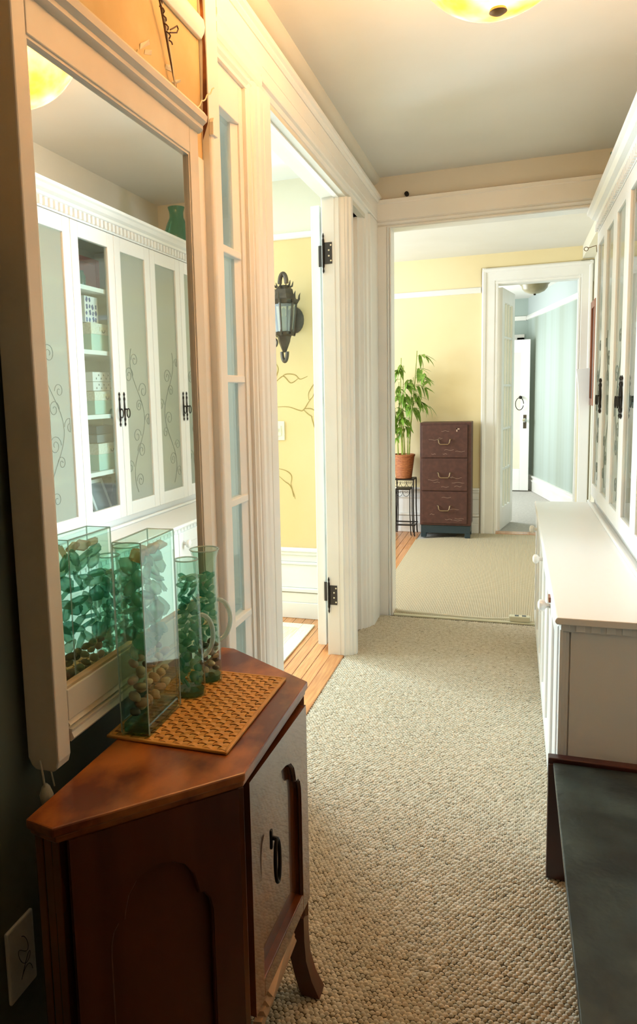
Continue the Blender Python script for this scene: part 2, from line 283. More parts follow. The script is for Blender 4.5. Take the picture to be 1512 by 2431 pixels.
# partition with wide opening
wp = struct('wall_partition', MB().box(-.90, -.70, YP, 4.50, 0, CE).box(-.70, .47, YP, 4.50, 2.31, CE).box(.47, .80, YP, 4.50, 0, CE), 'wall', 'cross wall with the wide cased opening', 'wall')
t4 = thing('trim_4', 'white moulded casing of the wide opening across the hall', 'door casing', (-.7, YP, 0), kind='structure')
PP = [(0, .0), (0, -.010), (.010, -.010), (.014, -.004), (.020, -.012), (.030, -.018), (.036, -.012), (.042, -.020), (.13, -.020), (.135, -.026), (.155, -.026), (.155, 0)]
MB().prism([(-.683-t*.62, YP+d) for t, d in PP], 'z', 0, 2.30).build('casing_upright', 'trim', t4)
MB().prism([(YP+d-.0012, 2.295+t) for t, d in PP], 'x', -.774, .47).build('casing_head', 'trim', t4)
B(-.70, -.683, YP, 4.50, 0, 2.30).box(-.69, .47, YP, 4.50, 2.293, 2.31).build('jamb_lining', 'trim', t4)
B(-.775, .45, YP-.012, YP-.001, 2.4505, 2.4545).build('plaster_crack', 'mahogtop', t4)
# left room
struct('wall_room_far', B(-3.42, -.90, 4.195, 4.30, 0, 2.275), 'yellow', 'mustard yellow wall with painted vine in the left room', 'wall')
wf = bpy.data.objects['wall_room_far']
struct('wall_room_frieze', B(-3.42, -.90, 4.190, 4.30, 2.275, CE), 'cream', 'cream frieze above the rail in the left room', 'wall')
struct('trim_5', MB().prism([(4.195, 2.250), (4.180, 2.252), (4.170, 2.262), (4.172, 2.280), (4.185, 2.285), (4.195, 2.285)], 'x', -3.4, -.905), 'trim', 'white picture rail in the left room', 'picture rail')
def baseboard(name, label, x0, x1, y, s=-1):
    o = thing(name, label, 'baseboard', ((x0+x1)/2, y, 0), kind='structure')
    for nm, a, b, d in (('plinth', 0, .10, .022), ('plinth_bead', .10, .16, .018), ('step_mould', .165, .19, .026), ('panel_board', .19, .335, .010), ('upper_mould', .335, .352, .020), ('cap_board', .352, .395, .012), ('cap_mould', .395, .418, .024), ('cap_ledge', .418, .438, .036)):
        B(x0, x1, min(y, y+s*d), max(y, y+s*d), a, b).build(nm, 'trim', o, bev=.004)
    return o
baseboard('baseboard_room', 'tall white stepped baseboard under the yellow vine wall', -3.3, -.905, 4.195)
struct('wall_room_left', MB().box(-3.5, -3.36, -.2, 2.8, 0, CE).box(-3.5, -3.36, 2.8, 4.15, 0, .75).box(-3.5, -3.36, 2.8, 4.15, 2.35, CE).box(-3.5, -3.36, 4.15, 4.7, 0, CE).box(-3.5, -3.36, 4.7, 6.3, 0, .65).box(-3.5, -3.36, 4.7, 6.3, 2.35, CE).box(-3.5, -3.36, 6.3, 7.4, 0, CE), 'yellow', 'outer yellow wall of the rooms with windows', 'wall')
struct('wall_room_back', B(-3.4, -.90, -.3, -.2, 0, CE), 'yellow', 'rear yellow wall of the left room', 'wall')
for i, (y0, y1, z0, z1) in enumerate(((2.8, 4.15, .75, 2.35), (4.7, 6.3, .65, 2.35))):
    w = thing('window_%d' % (i+1), ('white sash window lighting the left room', 'white sash window lighting the far room')[i], 'window', (-3.42, (y0+y1)/2, z0), kind='structure')
    for nm, a in (('stile', (y0, y0+.06, z0, z1)), ('stile', (y1-.06, y1, z0, z1)), ('rail', (y0, y1, z0, z0+.07)), ('rail', (y0, y1, z1-.06, z1)), ('rail', (y0, y1, (z0+z1)/2-.02, (z0+z1)/2+.02))):
        B(-3.44, -3.39, *a).build(nm, 'trim', w)
    B(-3.417, -3.413, y0+.05, y1-.05, z0+.05, z1-.05).build('pane', 'pane', w)
# right wall, back wall
struct('wall_right', B(.74, .86, -1.8, YP, 0, CE), 'wall', 'cream wall behind the white hutch', 'wall')
struct('wall_back', B(-.90, .86, -1.8, -1.7, 0, CE), 'wall', 'rear end wall of the hall', 'wall')
# far room
struct('wall_far', MB().box(-3.42, -.17, YF, 7.30, 0, 2.27).box(.535, .72, YF, 7.30, 0, 2.27).box(-.17, .535, YF, 7.30, 2.32, 2.46).box(-.30, -.17, YF, 7.3, 2.27, 2.46), 'far', 'pale yellow end wall of the far room', 'wall')
struct('wall_far_frieze', MB().box(-3.42, -.30, YF-.003, 7.30, 2.27, CE).box(-.30, .72, YF-.003, 7.30, 2.46, CE), 'far', 'pale yellow frieze over the far doorway', 'wall')
struct('wall_far_side', MB().box(.64, .76, 4.50, 7.3, 0, CE).box(.545, .64, 4.50, 7.17, 2.47, CE), 'cream', 'cream right wall and soffit of the far room', 'wall')
struct('trim_6', MB().prism([(YF, 2.238), (YF-.016, 2.240), (YF-.024, 2.255), (YF-.020, 2.285), (YF-.008, 2.293), (YF, 2.293)], 'x', -3.3, -.30), 'trim', 'white picture rail on the far yellow wall', 'picture rail')
baseboard('baseboard_far', 'tall white baseboard behind the plant stands', -3.3, -.30, YF)
t7 = thing('trim_7', 'white moulded casing of the far doorway', 'door casing', (-.2, YF, 0), kind='structure')
PF = [(0, 0), (0, -.012), (.015, -.014), (.022, -.008), (.03, -.018), (.10, -.020), (.108, -.030), (.128, -.034), (.14, -.024), (.14, 0)]
MB().prism([(-.152-t, YF+d) for t, d in PF], 'z', 0, 2.45).build('casing_upright', 'trim', t7)
MB().prism([(.519+t*.8, YF+d) for t, d in PF], 'z', 0, 2.45).build('casing_upright', 'trim', t7)
MB().prism([(YF+d-.0012, 2.31+t) for t, d in PF], 'x', -.292, .631).build('casing_head', 'trim', t7)
MB().box(-.172, -.152, YF, 7.30, 0, 2.31).box(.519, .537, YF, 7.30, 0, 2.31).box(-.17, .535, YF, 7.30, 2.305, 2.325).build('jamb_lining', 'trim', t7)
struct('trim_8', B(-.152, .519, 7.16, 7.30, -.004, .010), 'wood', 'low wooden sill of the far doorway', 'threshold', bev=.003)
# passage beyond
d3 = Vector((.161, -.789, 0)).normalized(); n3 = Vector((.789, .161, 0)).normalized()
def w3pt(y): return .43+(9.522-y)*.204
def w3prism(poly, y0, y1):          # poly in (depth from wall face to the right, z)
    return MB().add([(w3pt(y)+d, y, z) for y in (y0, y1) for d, z in poly], [tuple(range(len(poly)-1, -1, -1)), tuple(range(len(poly), 2*len(poly)))]+[(i, (i+1) % len(poly), len(poly)+(i+1) % len(poly), len(poly)+i) for i in range(len(poly))])
struct('wall_passage_right', w3prism([(0, 0), (.1, 0), (.1, 2.31), (0, 2.31)], 7.30, 10.85), 'sage', 'sage green wall of the far passage with light bands painted in', 'wall')
struct('wall_passage_frieze', w3prism([(0, 2.31), (.1, 2.31), (.1, CE), (0, CE)], 7.30, 10.85), 'blueceil', 'pale upper wall of the far passage', 'wall')
struct('trim_9', w3prism([(.0, 2.285), (-.02, 2.29), (-.03, 2.315), (-.02, 2.345), (0, 2.345)], 7.31, 10.83), 'trim', 'white rail along the sage passage wall', 'picture rail')
bs = thing('baseboard_passage', 'white stepped baseboard along the sage passage wall', 'baseboard', (.5, 9, 0), kind='structure')
for nm, a, b, d in (('plinth', 0, .13, .02), ('bead', .13, .15, .03), ('cap_board', .15, .185, .014), ('cap_ledge', .185, .205, .03)):
    w3prism([(-d, a), (0, a), (0, b), (-d, b)], 7.31, 10.83).build(nm, 'trim', bs)
struct('wall_passage_end', MB().box(-1.7, -.72, 10.84, 10.95, 0, CE).box(.10, .35, 10.84, 10.95, 0, CE).box(-.72, .10, 10.84, 10.95, 2.06, CE), 'sage', 'short end wall of the far passage', 'wall')
struct('wall_passage_left', MB().box(-1.8, -1.7, 7.3, 11.4, 0, CE), 'cream', 'left wall of the far passage', 'wall')
struct('wall_passage_beyond', B(-1.7, .4, 11.45, 11.55, 0, CE), 'cream', 'pale wall beyond the far passage door', 'wall')
struct('trim_10', MB().box(.02, .12, 10.82, 10.84, 0, 2.06).box(-.82, -.72, 10.82, 10.84, 0, 2.06).box(-.82, .12, 10.82, 10.84, 2.0, 2.10), 'trim', 'white casing of the doorway ending the passage', 'door casing', bev=.004)
struct('trim_11', B(-1.65, .14, 10.82, 10.84, 2.285, 2.345), 'trim', 'white rail over the passage end doorway', 'picture rail', bev=.006)
# ------------------------------------------------------------------ doors
def french(name, label, loc, rz, wd, ht, nx, zs, st, t=.04, z0=.012, beadw=.012, hinged=None):
    """leaf in local x 0..wd, y -t/2..t/2; zs = muntin line heights incl. first/last glass edge"""
    o = thing(name, label, 'door', loc, rz=rz, kind='structure')
    def p(nm, a, m='trim', bev=.003): return B(*a).build(nm, m, o, bev=bev, local=True)
    p('stile', (0, st, -t/2, t/2, z0, ht)); p('stile', (wd-st, wd, -t/2, t/2, z0, ht))
    p('bottom_rail', (st, wd-st, -t/2, t/2, z0, zs[0])); p('top_rail', (st, wd-st, -t/2, t/2, zs[-1], ht))
    for z in zs[1:-1]: p('muntin', (st, wd-st, -t*.4, t*.4, z-.011, z+.011))
    gw = (wd-2*st)/nx
    for i in range(1, nx): p('muntin', (st+i*gw-.010, st+i*gw+.010, -t*.38, t*.38, zs[0], zs[-1]))
    for i in range(nx):
        for a, b in zip(zs[:-1], zs[1:]):
            x0, x1 = st+i*gw, st+(i+1)*gw
            if beadw:
                MB().prism([(x0, t*.36), (x0+beadw, t*.1), (x0+beadw, -t*.1), (x0, -t*.36)], 'z', a, b).prism([(x1, t*.36), (x1-beadw, t*.1), (x1-beadw, -t*.1), (x1, -t*.36)], 'z', a, b).build('glazing_bead', 'trim', o, local=True)
            p('pane', (x0+.004, x1-.004, -.002, .002, a+.004, b-.004), 'pane', 0)
    return o
# narrow glazed side panel (local x -> +y world)
french('door_1', 'narrow glazed side panel beside the left doorway', (-.803, 1.925, 0), math.pi/2, .278, 2.26, 1, [.30, .668, 1.038, 1.406, 1.775, 2.155], .055, t=.044, beadw=.03)
french('door_2', 'white french door leaf folded back in the left doorway', (-.947, 3.665, 0), math.pi/2, .50, 2.285, 1, [.20, .60, .965, 1.33, 1.70, 2.16], .085, t=.044, z0=.03)
a3 = math.atan2(.598, .108)
d3o = french('door_3', 'cream french door with three columns of small panes', (-.135, 7.32, 0), a3, .612, 2.295, 3, [.22, .59, .981, 1.396, 1.85, 2.167], .11, t=.04, beadw=0)
cu = thing('sheer_curtain', 'pale blue sheer curtain behind the narrow glazed panel', 'curtain', (-.89, 2.07, .2))
MB().add([(x_+.006*math.sin(i*1.1), 1.96+.005*i, z) for x_ in (-.872, -.8705) for z in (.22, 2.2) for i in range(46)], [(i, i+1, 47+i, 46+i) for i in range(45)]+[(138+i, 139+i, 93+i, 92+i) for i in range(45)]).build('cloth', 'sheer', cu, smooth=True)
MB().tube([(-.872, 1.95, 2.205), (-.872, 2.20, 2.205)], .004, 8).build('curtain_rod', 'chrome', cu)
def hinge(root, z, h=.102):
    B(-.884, -.846, 3.5945, 3.598, z-h/2, z+h/2).build('hinge_leaf', 'steel', root, bev=.001)
    B(-.930, -.893, 3.6595, 3.663, z-h/2, z+h/2).build('hinge_leaf', 'steel', root, bev=.001)
    MB().add([(-.884, 3.5945, z-h/2), (-.893, 3.6595, z-h/2), (-.893, 3.6595, z+h/2), (-.884, 3.5945, z+h/2), (-.887, 3.5945, z-h/2), (-.896, 3.6595, z-h/2), (-.896, 3.6595, z+h/2), (-.887, 3.5945, z+h/2)], [(0, 1, 2, 3), (7, 6, 5, 4), (0, 4, 5, 1), (3, 2, 6, 7)]).build('hinge_web', 'steel', root)
    MB().lathe((-.889, 3.592, z), [(.001, -h/2-.045), (.005, -h/2-.034), (.003, -h/2-.022), (.006, -h/2-.012), (.006, h/2+.012), (.003, h/2+.02), (.005, h/2+.03), (.001, h/2+.045)], 10).build('hinge_pin', 'iron', root, smooth=True)
    for k in (-.36, -.13, .13, .36): MB().lathe((0, 0, 0), [(.0045, 0), (.004, .002), (.0005, .0025)], 8).xf(Matrix.Translation((-.862 if abs(k) < .2 else -.852, 3.5945, z+k*h)) @ Matrix.Rotation(math.pi/2, 4, 'X')).build('screw', 'plate', root)
dm = (Matrix.Translation((-.947, 3.665, 0)) @ Matrix.Rotation(math.pi/2, 4, 'Z')).inverted()
for z_ in (2.038, .325):
    hg = bpy.data.objects.new('hinge', None); COL.objects.link(hg); hg.parent = bpy.data.objects['door_2']; hg.matrix_parent_inverse = dm; hg.location = (-.889, 3.6, z_); ORIG[hg.name] = Vector((-.889, 3.6, z_)); hg['label'] = 'dark metal butt hinge'; hinge(hg, z_)
# open white door at the passage end
wd = thing('door_4', 'open white panelled door at the end of the passage', 'door', (.19, 10.36, 0), rz=math.radians(176), kind='structure')
for nm, a in (('stile', (0, .11, -.02, .02, .01, 2.0)), ('stile', (.65, .76, -.02, .02, .01, 2.0)), ('top_rail', (.11, .65, -.02, .02, 1.83, 2.0)), ('bottom_rail', (.11, .65, -.02, .02, .01, .30)), ('door_panel', (.11, .65, -.008, .008, .30, 1.83))):
    B(*a).build(nm, 'white' if 'panel' not in nm else 'cream', wd, bev=.004, local=True)
B(.035, .075, .019, .023, .84, 1.02).build('lock_plate', 'bronze', wd, local=True)
MB().lathe((0, 0, 0), [(.008, 0), (.008, .03), (.022, .035), (.027, .05), (.02, .062), (.001, .066)], 14).xf(Matrix.Translation((.055, .022, .95)) @ Matrix.Rotation(-math.pi/2, 4, 'X')).build('door_knob', 'chrome', wd, smooth=True, local=True)
MB().lathe((0, 0, 0), [(.008, 0), (.008, .03), (.022, .035), (.027, .05), (.02, .062), (.001, .066)], 14).xf(Matrix.Translation((.055, -.022, .95)) @ Matrix.Rotation(math.pi/2, 4, 'X')).build('door_knob', 'chrome', wd, smooth=True, local=True)
tr = thing('towel_ring', 'dark metal towel ring on the open white door', 'towel ring', (.06, 10.30, 1.2))
MB().lathe((0, 0, 0), [(.022, 0), (.022, .012), (.01, .018), (.01, .045), (.001, .05)], 12).xf(Matrix.Translation((.075, 10.335, 1.25)) @ Matrix.Rotation(math.pi/2, 4, 'X')).build('ring_mount', 'iron', tr, smooth=True)
MB().tube(arc((.065, 10.30, 1.165), .05, 0, 345, 24, 'xz', .08), .005, 8).build('ring', 'iron', tr, smooth=True)
# ------------------------------------------------------------------ CARPETS
hc = tag(B(-.82, .70, -1.6, 4.375, -.004, .0005).build('carpet_runner', 'carpet'), 'chunky woven beige sisal carpet running along the hall floor', 'carpet')
def nubs(x0, x1, y0, y1, px, py, hgt, z):
    nx, ny = int((x1-x0)/px), int((y1-y0)/py)
    i, j = np.meshgrid(np.arange(nx), np.arange(ny), indexing='ij'); i = i.ravel(); j = j.ravel(); n = len(i); g = np.random.default_rng(5)
    cx_ = x0+px*(i+.5*(j % 2)+g.normal(0, .045, n)); cy_ = y0+py*(j+g.normal(0, .10, n))
    cx_ = cx_+.006*np.sin(cy_*9); s = 1+g.normal(0, .10, n); hh = hgt*np.clip(1+g.normal(0, .22, n), .5, 1.2); ang = .5+g.normal(0, .25, n)
    ring = [(0, 0, 1.0)]+[(.34*math.cos(a), .34*math.sin(a), .78) for a in [k*math.pi/3 for k in range(6)]]+[(.60*math.cos(a), .60*math.sin(a), -.1) for a in [k*math.pi/3 for k in range(6)]]
    V = np.zeros((n, 13, 3), np.float32)
    for k, (a, b, c) in enumerate(ring):
        u, w = a*px*1.05*s, b*py*1.0*s
        V[:, k, 0] = cx_+u*np.cos(ang*.5)-w*np.sin(ang*.5); V[:, k, 1] = cy_+u*np.sin(ang*.5)+w*np.cos(ang*.5); V[:, k, 2] = z+hh*c
    tri = [(0, 1+k, 1+(k+1) % 6) for k in range(6)]; quad = [(1+k, 7+k, 7+(k+1) % 6, 1+(k+1) % 6) for k in range(6)]
    loops = np.array([q for t in tri for q in t]+[q for t in quad for q in t]); cnt = np.array([3]*6+[4]*6)
    L = (loops[None, :]+13*np.arange(n)[:, None]).ravel(); tot = np.tile(cnt, n); st = np.concatenate(([0], np.cumsum(tot)[:-1]))
    me = bpy.data.meshes.new('woven_loops'); me.vertices.add(n*13); me.vertices.foreach_set('co', V.ravel()); me.loops.add(len(L)); me.loops.foreach_set('vertex_index', L.astype(np.int32))
    me.polygons.add(len(tot)); me.polygons.foreach_set('loop_start', st.astype(np.int32)); me.polygons.foreach_set('loop_total', tot.astype(np.int32)); me.polygons.foreach_set('use_smooth', np.ones(len(tot), bool)); me.update(); me.validate()
    me.materials.append(MT['nub']); return me
lo = bpy.data.objects.new('woven_loops', nubs(-.815, .60, .9, 4.372, .0125, .0105, .0046, .0002)); COL.objects.link(lo); lo.parent = hc; lo['kind'] = 'stuff'
fc = MB().prism([(-.84, 4.40), (.63, 4.40), (.63, 7.15), (-.50, 7.15), (-.50, 6.95), (-.84, 6.75)], 'z', -.003, .008).build('carpet', 'sisal2'); tag(fc, 'finer ribbed beige carpet on the far room floor', 'carpet')
tag(B(-.68, .46, 4.374, 4.402, -.003, .010).build('carpet_bar', 'plast', bev=.004), 'worn metal bar strip between the two carpets', 'carpet bar')
rg = thing('jute_rug', 'pale ribbed jute rug on planks in the left room', 'rug', (-1.7, 3.3, 0))
B(-2.3, -1.16, 2.5, 3.97, .001, .008).build('rug_field', 'jute', rg)
for a in ((-1.16, -1.09, 2.42, 4.05), (-2.3, -1.16, 3.97, 4.05), (-2.3, -1.16, 2.42, 2.5)): B(*a, .001, .011).build('rug_border', 'jutee', rg, bev=.003)
# ------------------------------------------------------------------ SIDEBOARD
def faceprism(mb, p0, p1, poly, q0, q1):
    d = Vector((p1[0]-p0[0], p1[1]-p0[1], 0)).normalized(); n = Vector((d.y, -d.x, 0)); o = Vector((p0[0], p0[1], 0)); k = len(poly)
    return mb.add([o+d*s+n*q+Vector((0, 0, z)) for q in (q0, q1) for s, z in poly], [tuple(range(k-1, -1, -1)), tuple(range(k, 2*k))]+[(i, (i+1) % k, k+(i+1) % k, k+i) for i in range(k)])
def rect(a, b, c, d): return [(a, c), (b, c), (b, d), (a, d)]
sb = thing('sideboard', 'small canted mahogany sideboard under the mirror', 'sideboard', (-.55, 1.22, 0))
TOPP = [(-.674, .838), (-.621, .828), (-.408, 1.056), (-.411, 1.459), (-.640, 1.614), (-.674, 1.616)]
def inset(poly, k):
    c = Vector((sum(p[0] for p in poly)/len(poly), sum(p[1] for p in poly)/len(poly)))
    return [tuple(Vector(p)+(c-Vector(p)).normalized()*k) for p in poly]
tp = MB().prism(TOPP, 'z', .724, .740).prism(inset(TOPP, .007), 'z', .712, .7245).build('top', 'mahogtop', sb, bev=.003)
BD = [(-.672, .870), (-.618, .858), (-.430, 1.064), (-.432, 1.448), (-.638, 1.592), (-.672, 1.594)]
MB().prism(inset(BD, .022), 'z', .21, .7125).build('carcass', 'mahogdark', sb)
def archpanel(root, p0, p1, z0, z1, st, zs, rise, bot, mat, t=.016, sub=None):
    w = (Vector(p1)-Vector(p0)).length; a, b = st, w-st; hw = (b-a)/2
    half = [(0, zs), (.01, zs+rise*.16), (.06, zs+rise*.32), (.16, zs+rise*.42), (.27, zs+rise*.44), (.29, zs+rise*.54), (.36, zs+rise*.72), (.52, zs+rise*.88), (.76, zs+rise*.97), (1, zs+rise)]
    ar = [(a+hw*u, z) for u, z in half]+[(b-hw*u, z) for u, z in reversed(half[:-1])]
    own = sub or root
    faceprism(MB(), p0, p1, rect(0, a, z0, zs), 0, t).build('stile', mat, own)
    faceprism(MB(), p0, p1, rect(b, w, z0, zs), 0, t).build('stile', mat, own)
    faceprism(MB(), p0, p1, rect(a, b, z0, bot), 0, t).build('bottom_rail', mat, own, bev=.002)
    faceprism(MB(), p0, p1, [(0, zs)]+ar+[(w, zs), (w, z1), (0, z1)], 0, t).build('arched_rail', mat, own)
    faceprism(MB(), p0, p1, rect(a-.005, b+.005, z0, z1-.01), -.004, .003).build('panel', 'mahogdark' if own is root else mat, own)
    d = Vector((p1[0]-p0[0], p1[1]-p0[1], 0)).normalized(); n = Vector((d.y, -d.x, 0)); o = Vector((p0[0], p0[1], 0))
    pts = [o+d*s+n*(t*.7)+Vector((0, 0, z)) for s, z in [(a, bot)]+ar+[(b, bot)]]
    MB().tube(pts, .004, 6).build('moulding', 'mahogdark', own, smooth=True)
archpanel(sb, BD[1], BD[2], .21, .712, .052, .50, .13, .26, 'mahogdark')
archpanel(sb, BD[3], BD[4], .21, .712, .048, .50, .13, .26, 'mahogdark')
def post(x, y, w, ang, flare):
    mb = MB()
    for dx in (-w*.3, w*.05, w*.36): mb.prism([(dx-w*.16, -w*.5), (dx+w*.16, -w*.5), (dx+w*.16, w*.5), (dx-w*.16, w*.5)], 'z', .2, .712)
    mb.prism([(-w*.46, -w*.38), (w*.46, -w*.38), (w*.46, w*.42), (-w*.46, w*.42)], 'z', .2, .712)
    mb.xf(Matrix.Translation((x, y, 0)) @ Matrix.Rotation(ang, 4, 'Z')); mb.build('corner_post', 'mahog', sb, bev=.0015)
    # sabre foot
    V = []
    for z, k, s in ((.205, 0, 1), (.15, .001, .95), (.10, .004, .92), (.05, .014, .95), (.018, .024, 1.05), (.006, .028, 1.08)):
        c = Vector((x+flare[0]*k, y+flare[1]*k, z)); V.append([c+Vector((a*w*.55*s, b*w*.55*s, 0)) for a, b in ((-1, -1), (1, -1), (1, 1), (-1, 1))])
    m2 = MB(); m2.add([p for r in V for p in r], [(0, 1, 2, 3), (23, 22, 21, 20)]+[(i*4+j, i*4+(j+1) % 4, (i+1)*4+(j+1) % 4, (i+1)*4+j) for i in range(5) for j in range(4)]); m2.build('foot', 'mahogdark', sb, smooth=True)
post(-.648, .868, .042, .05, (0, -.4)); post(-.440, 1.062, .038, .8, (.8, -.5)); post(-.442, 1.446, .036, .8, (1, .5)); post(-.645, 1.585, .036, .05, (0, .4))
dr = B(-.436, -.431, 1.10, 1.415, .262, .70).build('door', 'mahog', sb)
def frontdoor():
    p0, p1 = (-.432, 1.094), (-.424, 1.424)
    archpanel(sb, p0, p1, .262, .702, .045, .52, .12, .30, 'mahog', t=.018, sub=dr)
frontdoor()
pl = B(-.412, -.407, 1.182, 1.191, .525, .562).build('handle', 'iron', dr, bev=.002)
MB().tube([(-.408, 1.187, .546), (-.401, 1.187, .546), (-.398, 1.187, .543)], .004, 6).tube(arc((-.399, 1.188, .503), .013, 90, 450, 24, 'yz', .042)[:-1], .0038, 8, closed=True).build('ring_pull', 'iron', dr, smooth=True)
# splintered pale lower rail
rng = random.Random(11); mb = MB()
for k in range(5):
    y0 = 1.105+k*.012; y1 = 1.335-k*.01+rng.random()*.02; z = .205+k*.011
    mb.add([(-.430, y0, z), (-.418+.003*k, y0+.01, z-.004), (-.414, y1, z+.012), (-.430, y1+.012, z+.018), (-.430, y0, z+.012), (-.416, y0+.006, z+.010), (-.412, y1-.01, z+.024), (-.430, y1, z+.030)], [(3, 2, 1, 0), (4, 5, 6, 7), (0, 1, 5, 4), (1, 2, 6, 5), (2, 3, 7, 6), (3, 0, 4, 7)])
tag(mb.build('lower_rail', 'raw', sb), 'splintered pale raw wood lower rail')
# ------------------------------------------------------------------ PLACEMAT
mat_ = thing('placemat', 'woven cane placemat lying on the sideboard top', 'placemat', (-.575, 1.278, .7405))
B(-.690, -.462, 1.108, 1.448, .7405, .7412).build('backing', 'canedark', mat_)
NX, NY = 16, 24; PXM, PYM = .228/NX, .340/NY
def ribbon(L, pitch, n, w, phase, axis):
    mb = MB(); V = []; S = n*4
    for i in range(S+1):
        t = L*i/S; z = .0016*math.cos(math.pi*(t/pitch-.5)+phase)
        for a, dz in ((-w/2, 0), (w/2, 0), (w/2, .0011), (-w/2, .0011)): V.append((a, t, z+dz) if axis == 'y' else (t, a, z+dz))
    f = [(i*4+k, i*4+(k+1) % 4, i*4+4+(k+1) % 4, i*4+4+k) for i in range(S) for k in range(4)]+[(0, 1, 2, 3), (S*4+3, S*4+2, S*4+1, S*4)]
    return mb.add(V, f)
for axis, n1, n2, L, p_, q_, w in (('y', NX, NY, .340, PYM, PXM, .0098), ('x', NY, NX, .228, PXM, PYM, .0098)):
    base = [ribbon(L, p_, n2, w, ph, axis).build('cane_strip', 'cane', mat_, local=True) for ph in ((0, math.pi) if axis == 'y' else (math.pi, 0))]
    for k in range(n1):
        o = base[k % 2] if k < 2 else copy(base[k % 2], mat_)
        o.location = ((-.690+q_*(k+.5)+.575, 1.108-1.278, .0030) if axis == 'y' else (-.690+.575, 1.108+q_*(k+.5)-1.278, .0030))
for a in ((-.694, -.687, 1.103, 1.453), (-.465, -.457, 1.103, 1.453), (-.694, -.457, 1.102, 1.109), (-.694, -.457, 1.447, 1.454)): B(*a, .7405, .7462).build('edge_binding', 'cane', mat_, bev=.002)
ZM = .7466
# ------------------------------------------------------------------ VASE, JUGS, SEA GLASS
def rot2(x, y, a): return (x*math.cos(a)-y*math.sin(a), x*math.sin(a)+y*math.cos(a))
VC = (-.641, 1.183); VA = .03; VW, VL, VH = .056, .142, .356
vs = thing('glass_vase', 'tall rectangular clear glass vase of pebbles and sea glass', 'vase', (VC[0], VC[1], ZM), rz=VA)
def vbox(w, l, z0, z1): return MB().box(-w/2, w/2, -l/2, l/2, z0, z1)
body = MB(); o_, i_ = [(-VW/2, -VL/2), (VW/2, -VL/2), (VW/2, VL/2), (-VW/2, VL/2)], [(-VW/2+.004, -VL/2+.004), (VW/2-.004, -VL/2+.004), (VW/2-.004, VL/2-.004), (-VW/2+.004, VL/2-.004)]
vv = [(x, y, 0) for x, y in o_]+[(x, y, VH) for x, y in o_]+[(x, y, VH) for x, y in i_]+[(x, y, .026) for x, y in i_]
body.add(vv, [(3, 2, 1, 0)]+[(k, (k+1) % 4, 4+(k+1) % 4, 4+k) for k in range(4)]+[(4+k, 4+(k+1) % 4, 8+(k+1) % 4, 8+k) for k in range(4)]+[(8+k, 8+(k+1) % 4, 12+(k+1) % 4, 12+k) for k in range(4)]+[(12, 13, 14, 15)])
body.build('vase_body', 'vaseg', vs, bev=.0012, local=True)
for cx_, cy_ in o_: MB().tube([(cx_*.985, cy_*.99, .004), (cx_*.985, cy_*.99, VH-.001)], .0013, 6).build('edge_glint', 'edgeg', vs, local=True)  # pale tubes drawn in for bright glints along the vase edges and rim
MB().tube([(cx_*.97, cy_*.985, VH) for cx_, cy_ in o_], .0015, 6, closed=True).build('rim_glint', 'edgeg', vs, local=True)
vbox(VW-.006, VL-.006, .002, .022).build('base', 'thickg', vs, bev=.004, local=True)
def rock(seed, el=1.0):
    r = random.Random(seed); me = bpy.data.meshes.new('pebble'); bm = bmesh.new(); bmesh.ops.create_icosphere(bm, subdivisions=2, radius=1)
    a, b, c = 1+r.uniform(-.1, .3), .85+r.uniform(-.1, .1), .65*el+r.uniform(-.1, .1)
    for v in bm.verts: v.co = Vector((v.co.x*a, v.co.y*b, v.co.z*c))*(1+.06*math.sin(3*v.co.x+seed)+.05*math.cos(4*v.co.y))
    for f in bm.faces: f.smooth = True
    bm.to_mesh(me); bm.free(); return me
def shard(seed):
    r = random.Random(seed); n = r.choice((4, 5, 5, 6)); me = bpy.data.meshes.new('sea_glass'); rad = [r.uniform(.7, 1.2) for _ in range(n)]
    mb = MB().prism([(rad[k]*math.cos(2*math.pi*k/n), rad[k]*math.sin(2*math.pi*k/n)) for k in range(n)], 'z', -.22, .22)
    me.from_pydata(mb.v, [], mb.f); bm = bmesh.new(); bm.from_mesh(me); bmesh.ops.bevel(bm, geom=list(bm.edges), offset=.16, segments=2, affect='EDGES')
    for f in bm.faces: f.smooth = True
    bm.to_mesh(me); bm.free(); return me
PEB = [[rock(i) for i in range(1)][0] for i in range(1)]
PEB = []
for i in range(5):
    me = rock(i+1); me.materials.append(MT['pebble'][i]); PEB.append(me)
SEA = []
for i in range(10):
    me = shard(i+20); me.materials.append(MT['sea'][(0, 1, 2, 0, 3, 1, 2, 0, 1, 4)[i]]); SEA.append(me)
rp = random.Random(21)
def drop(name, me, p, s, label, cat, group, flat=None):
    o = bpy.data.objects.new(name, me); COL.objects.link(o); o.location = p; o.scale = (s, s, s)
    o.rotation_euler = flat if flat else (rp.uniform(-.6, .6), rp.uniform(-.6, .6), rp.uniform(0, 6.28)); o['kind'] = 'thing'; return tag(o, label, cat, group)
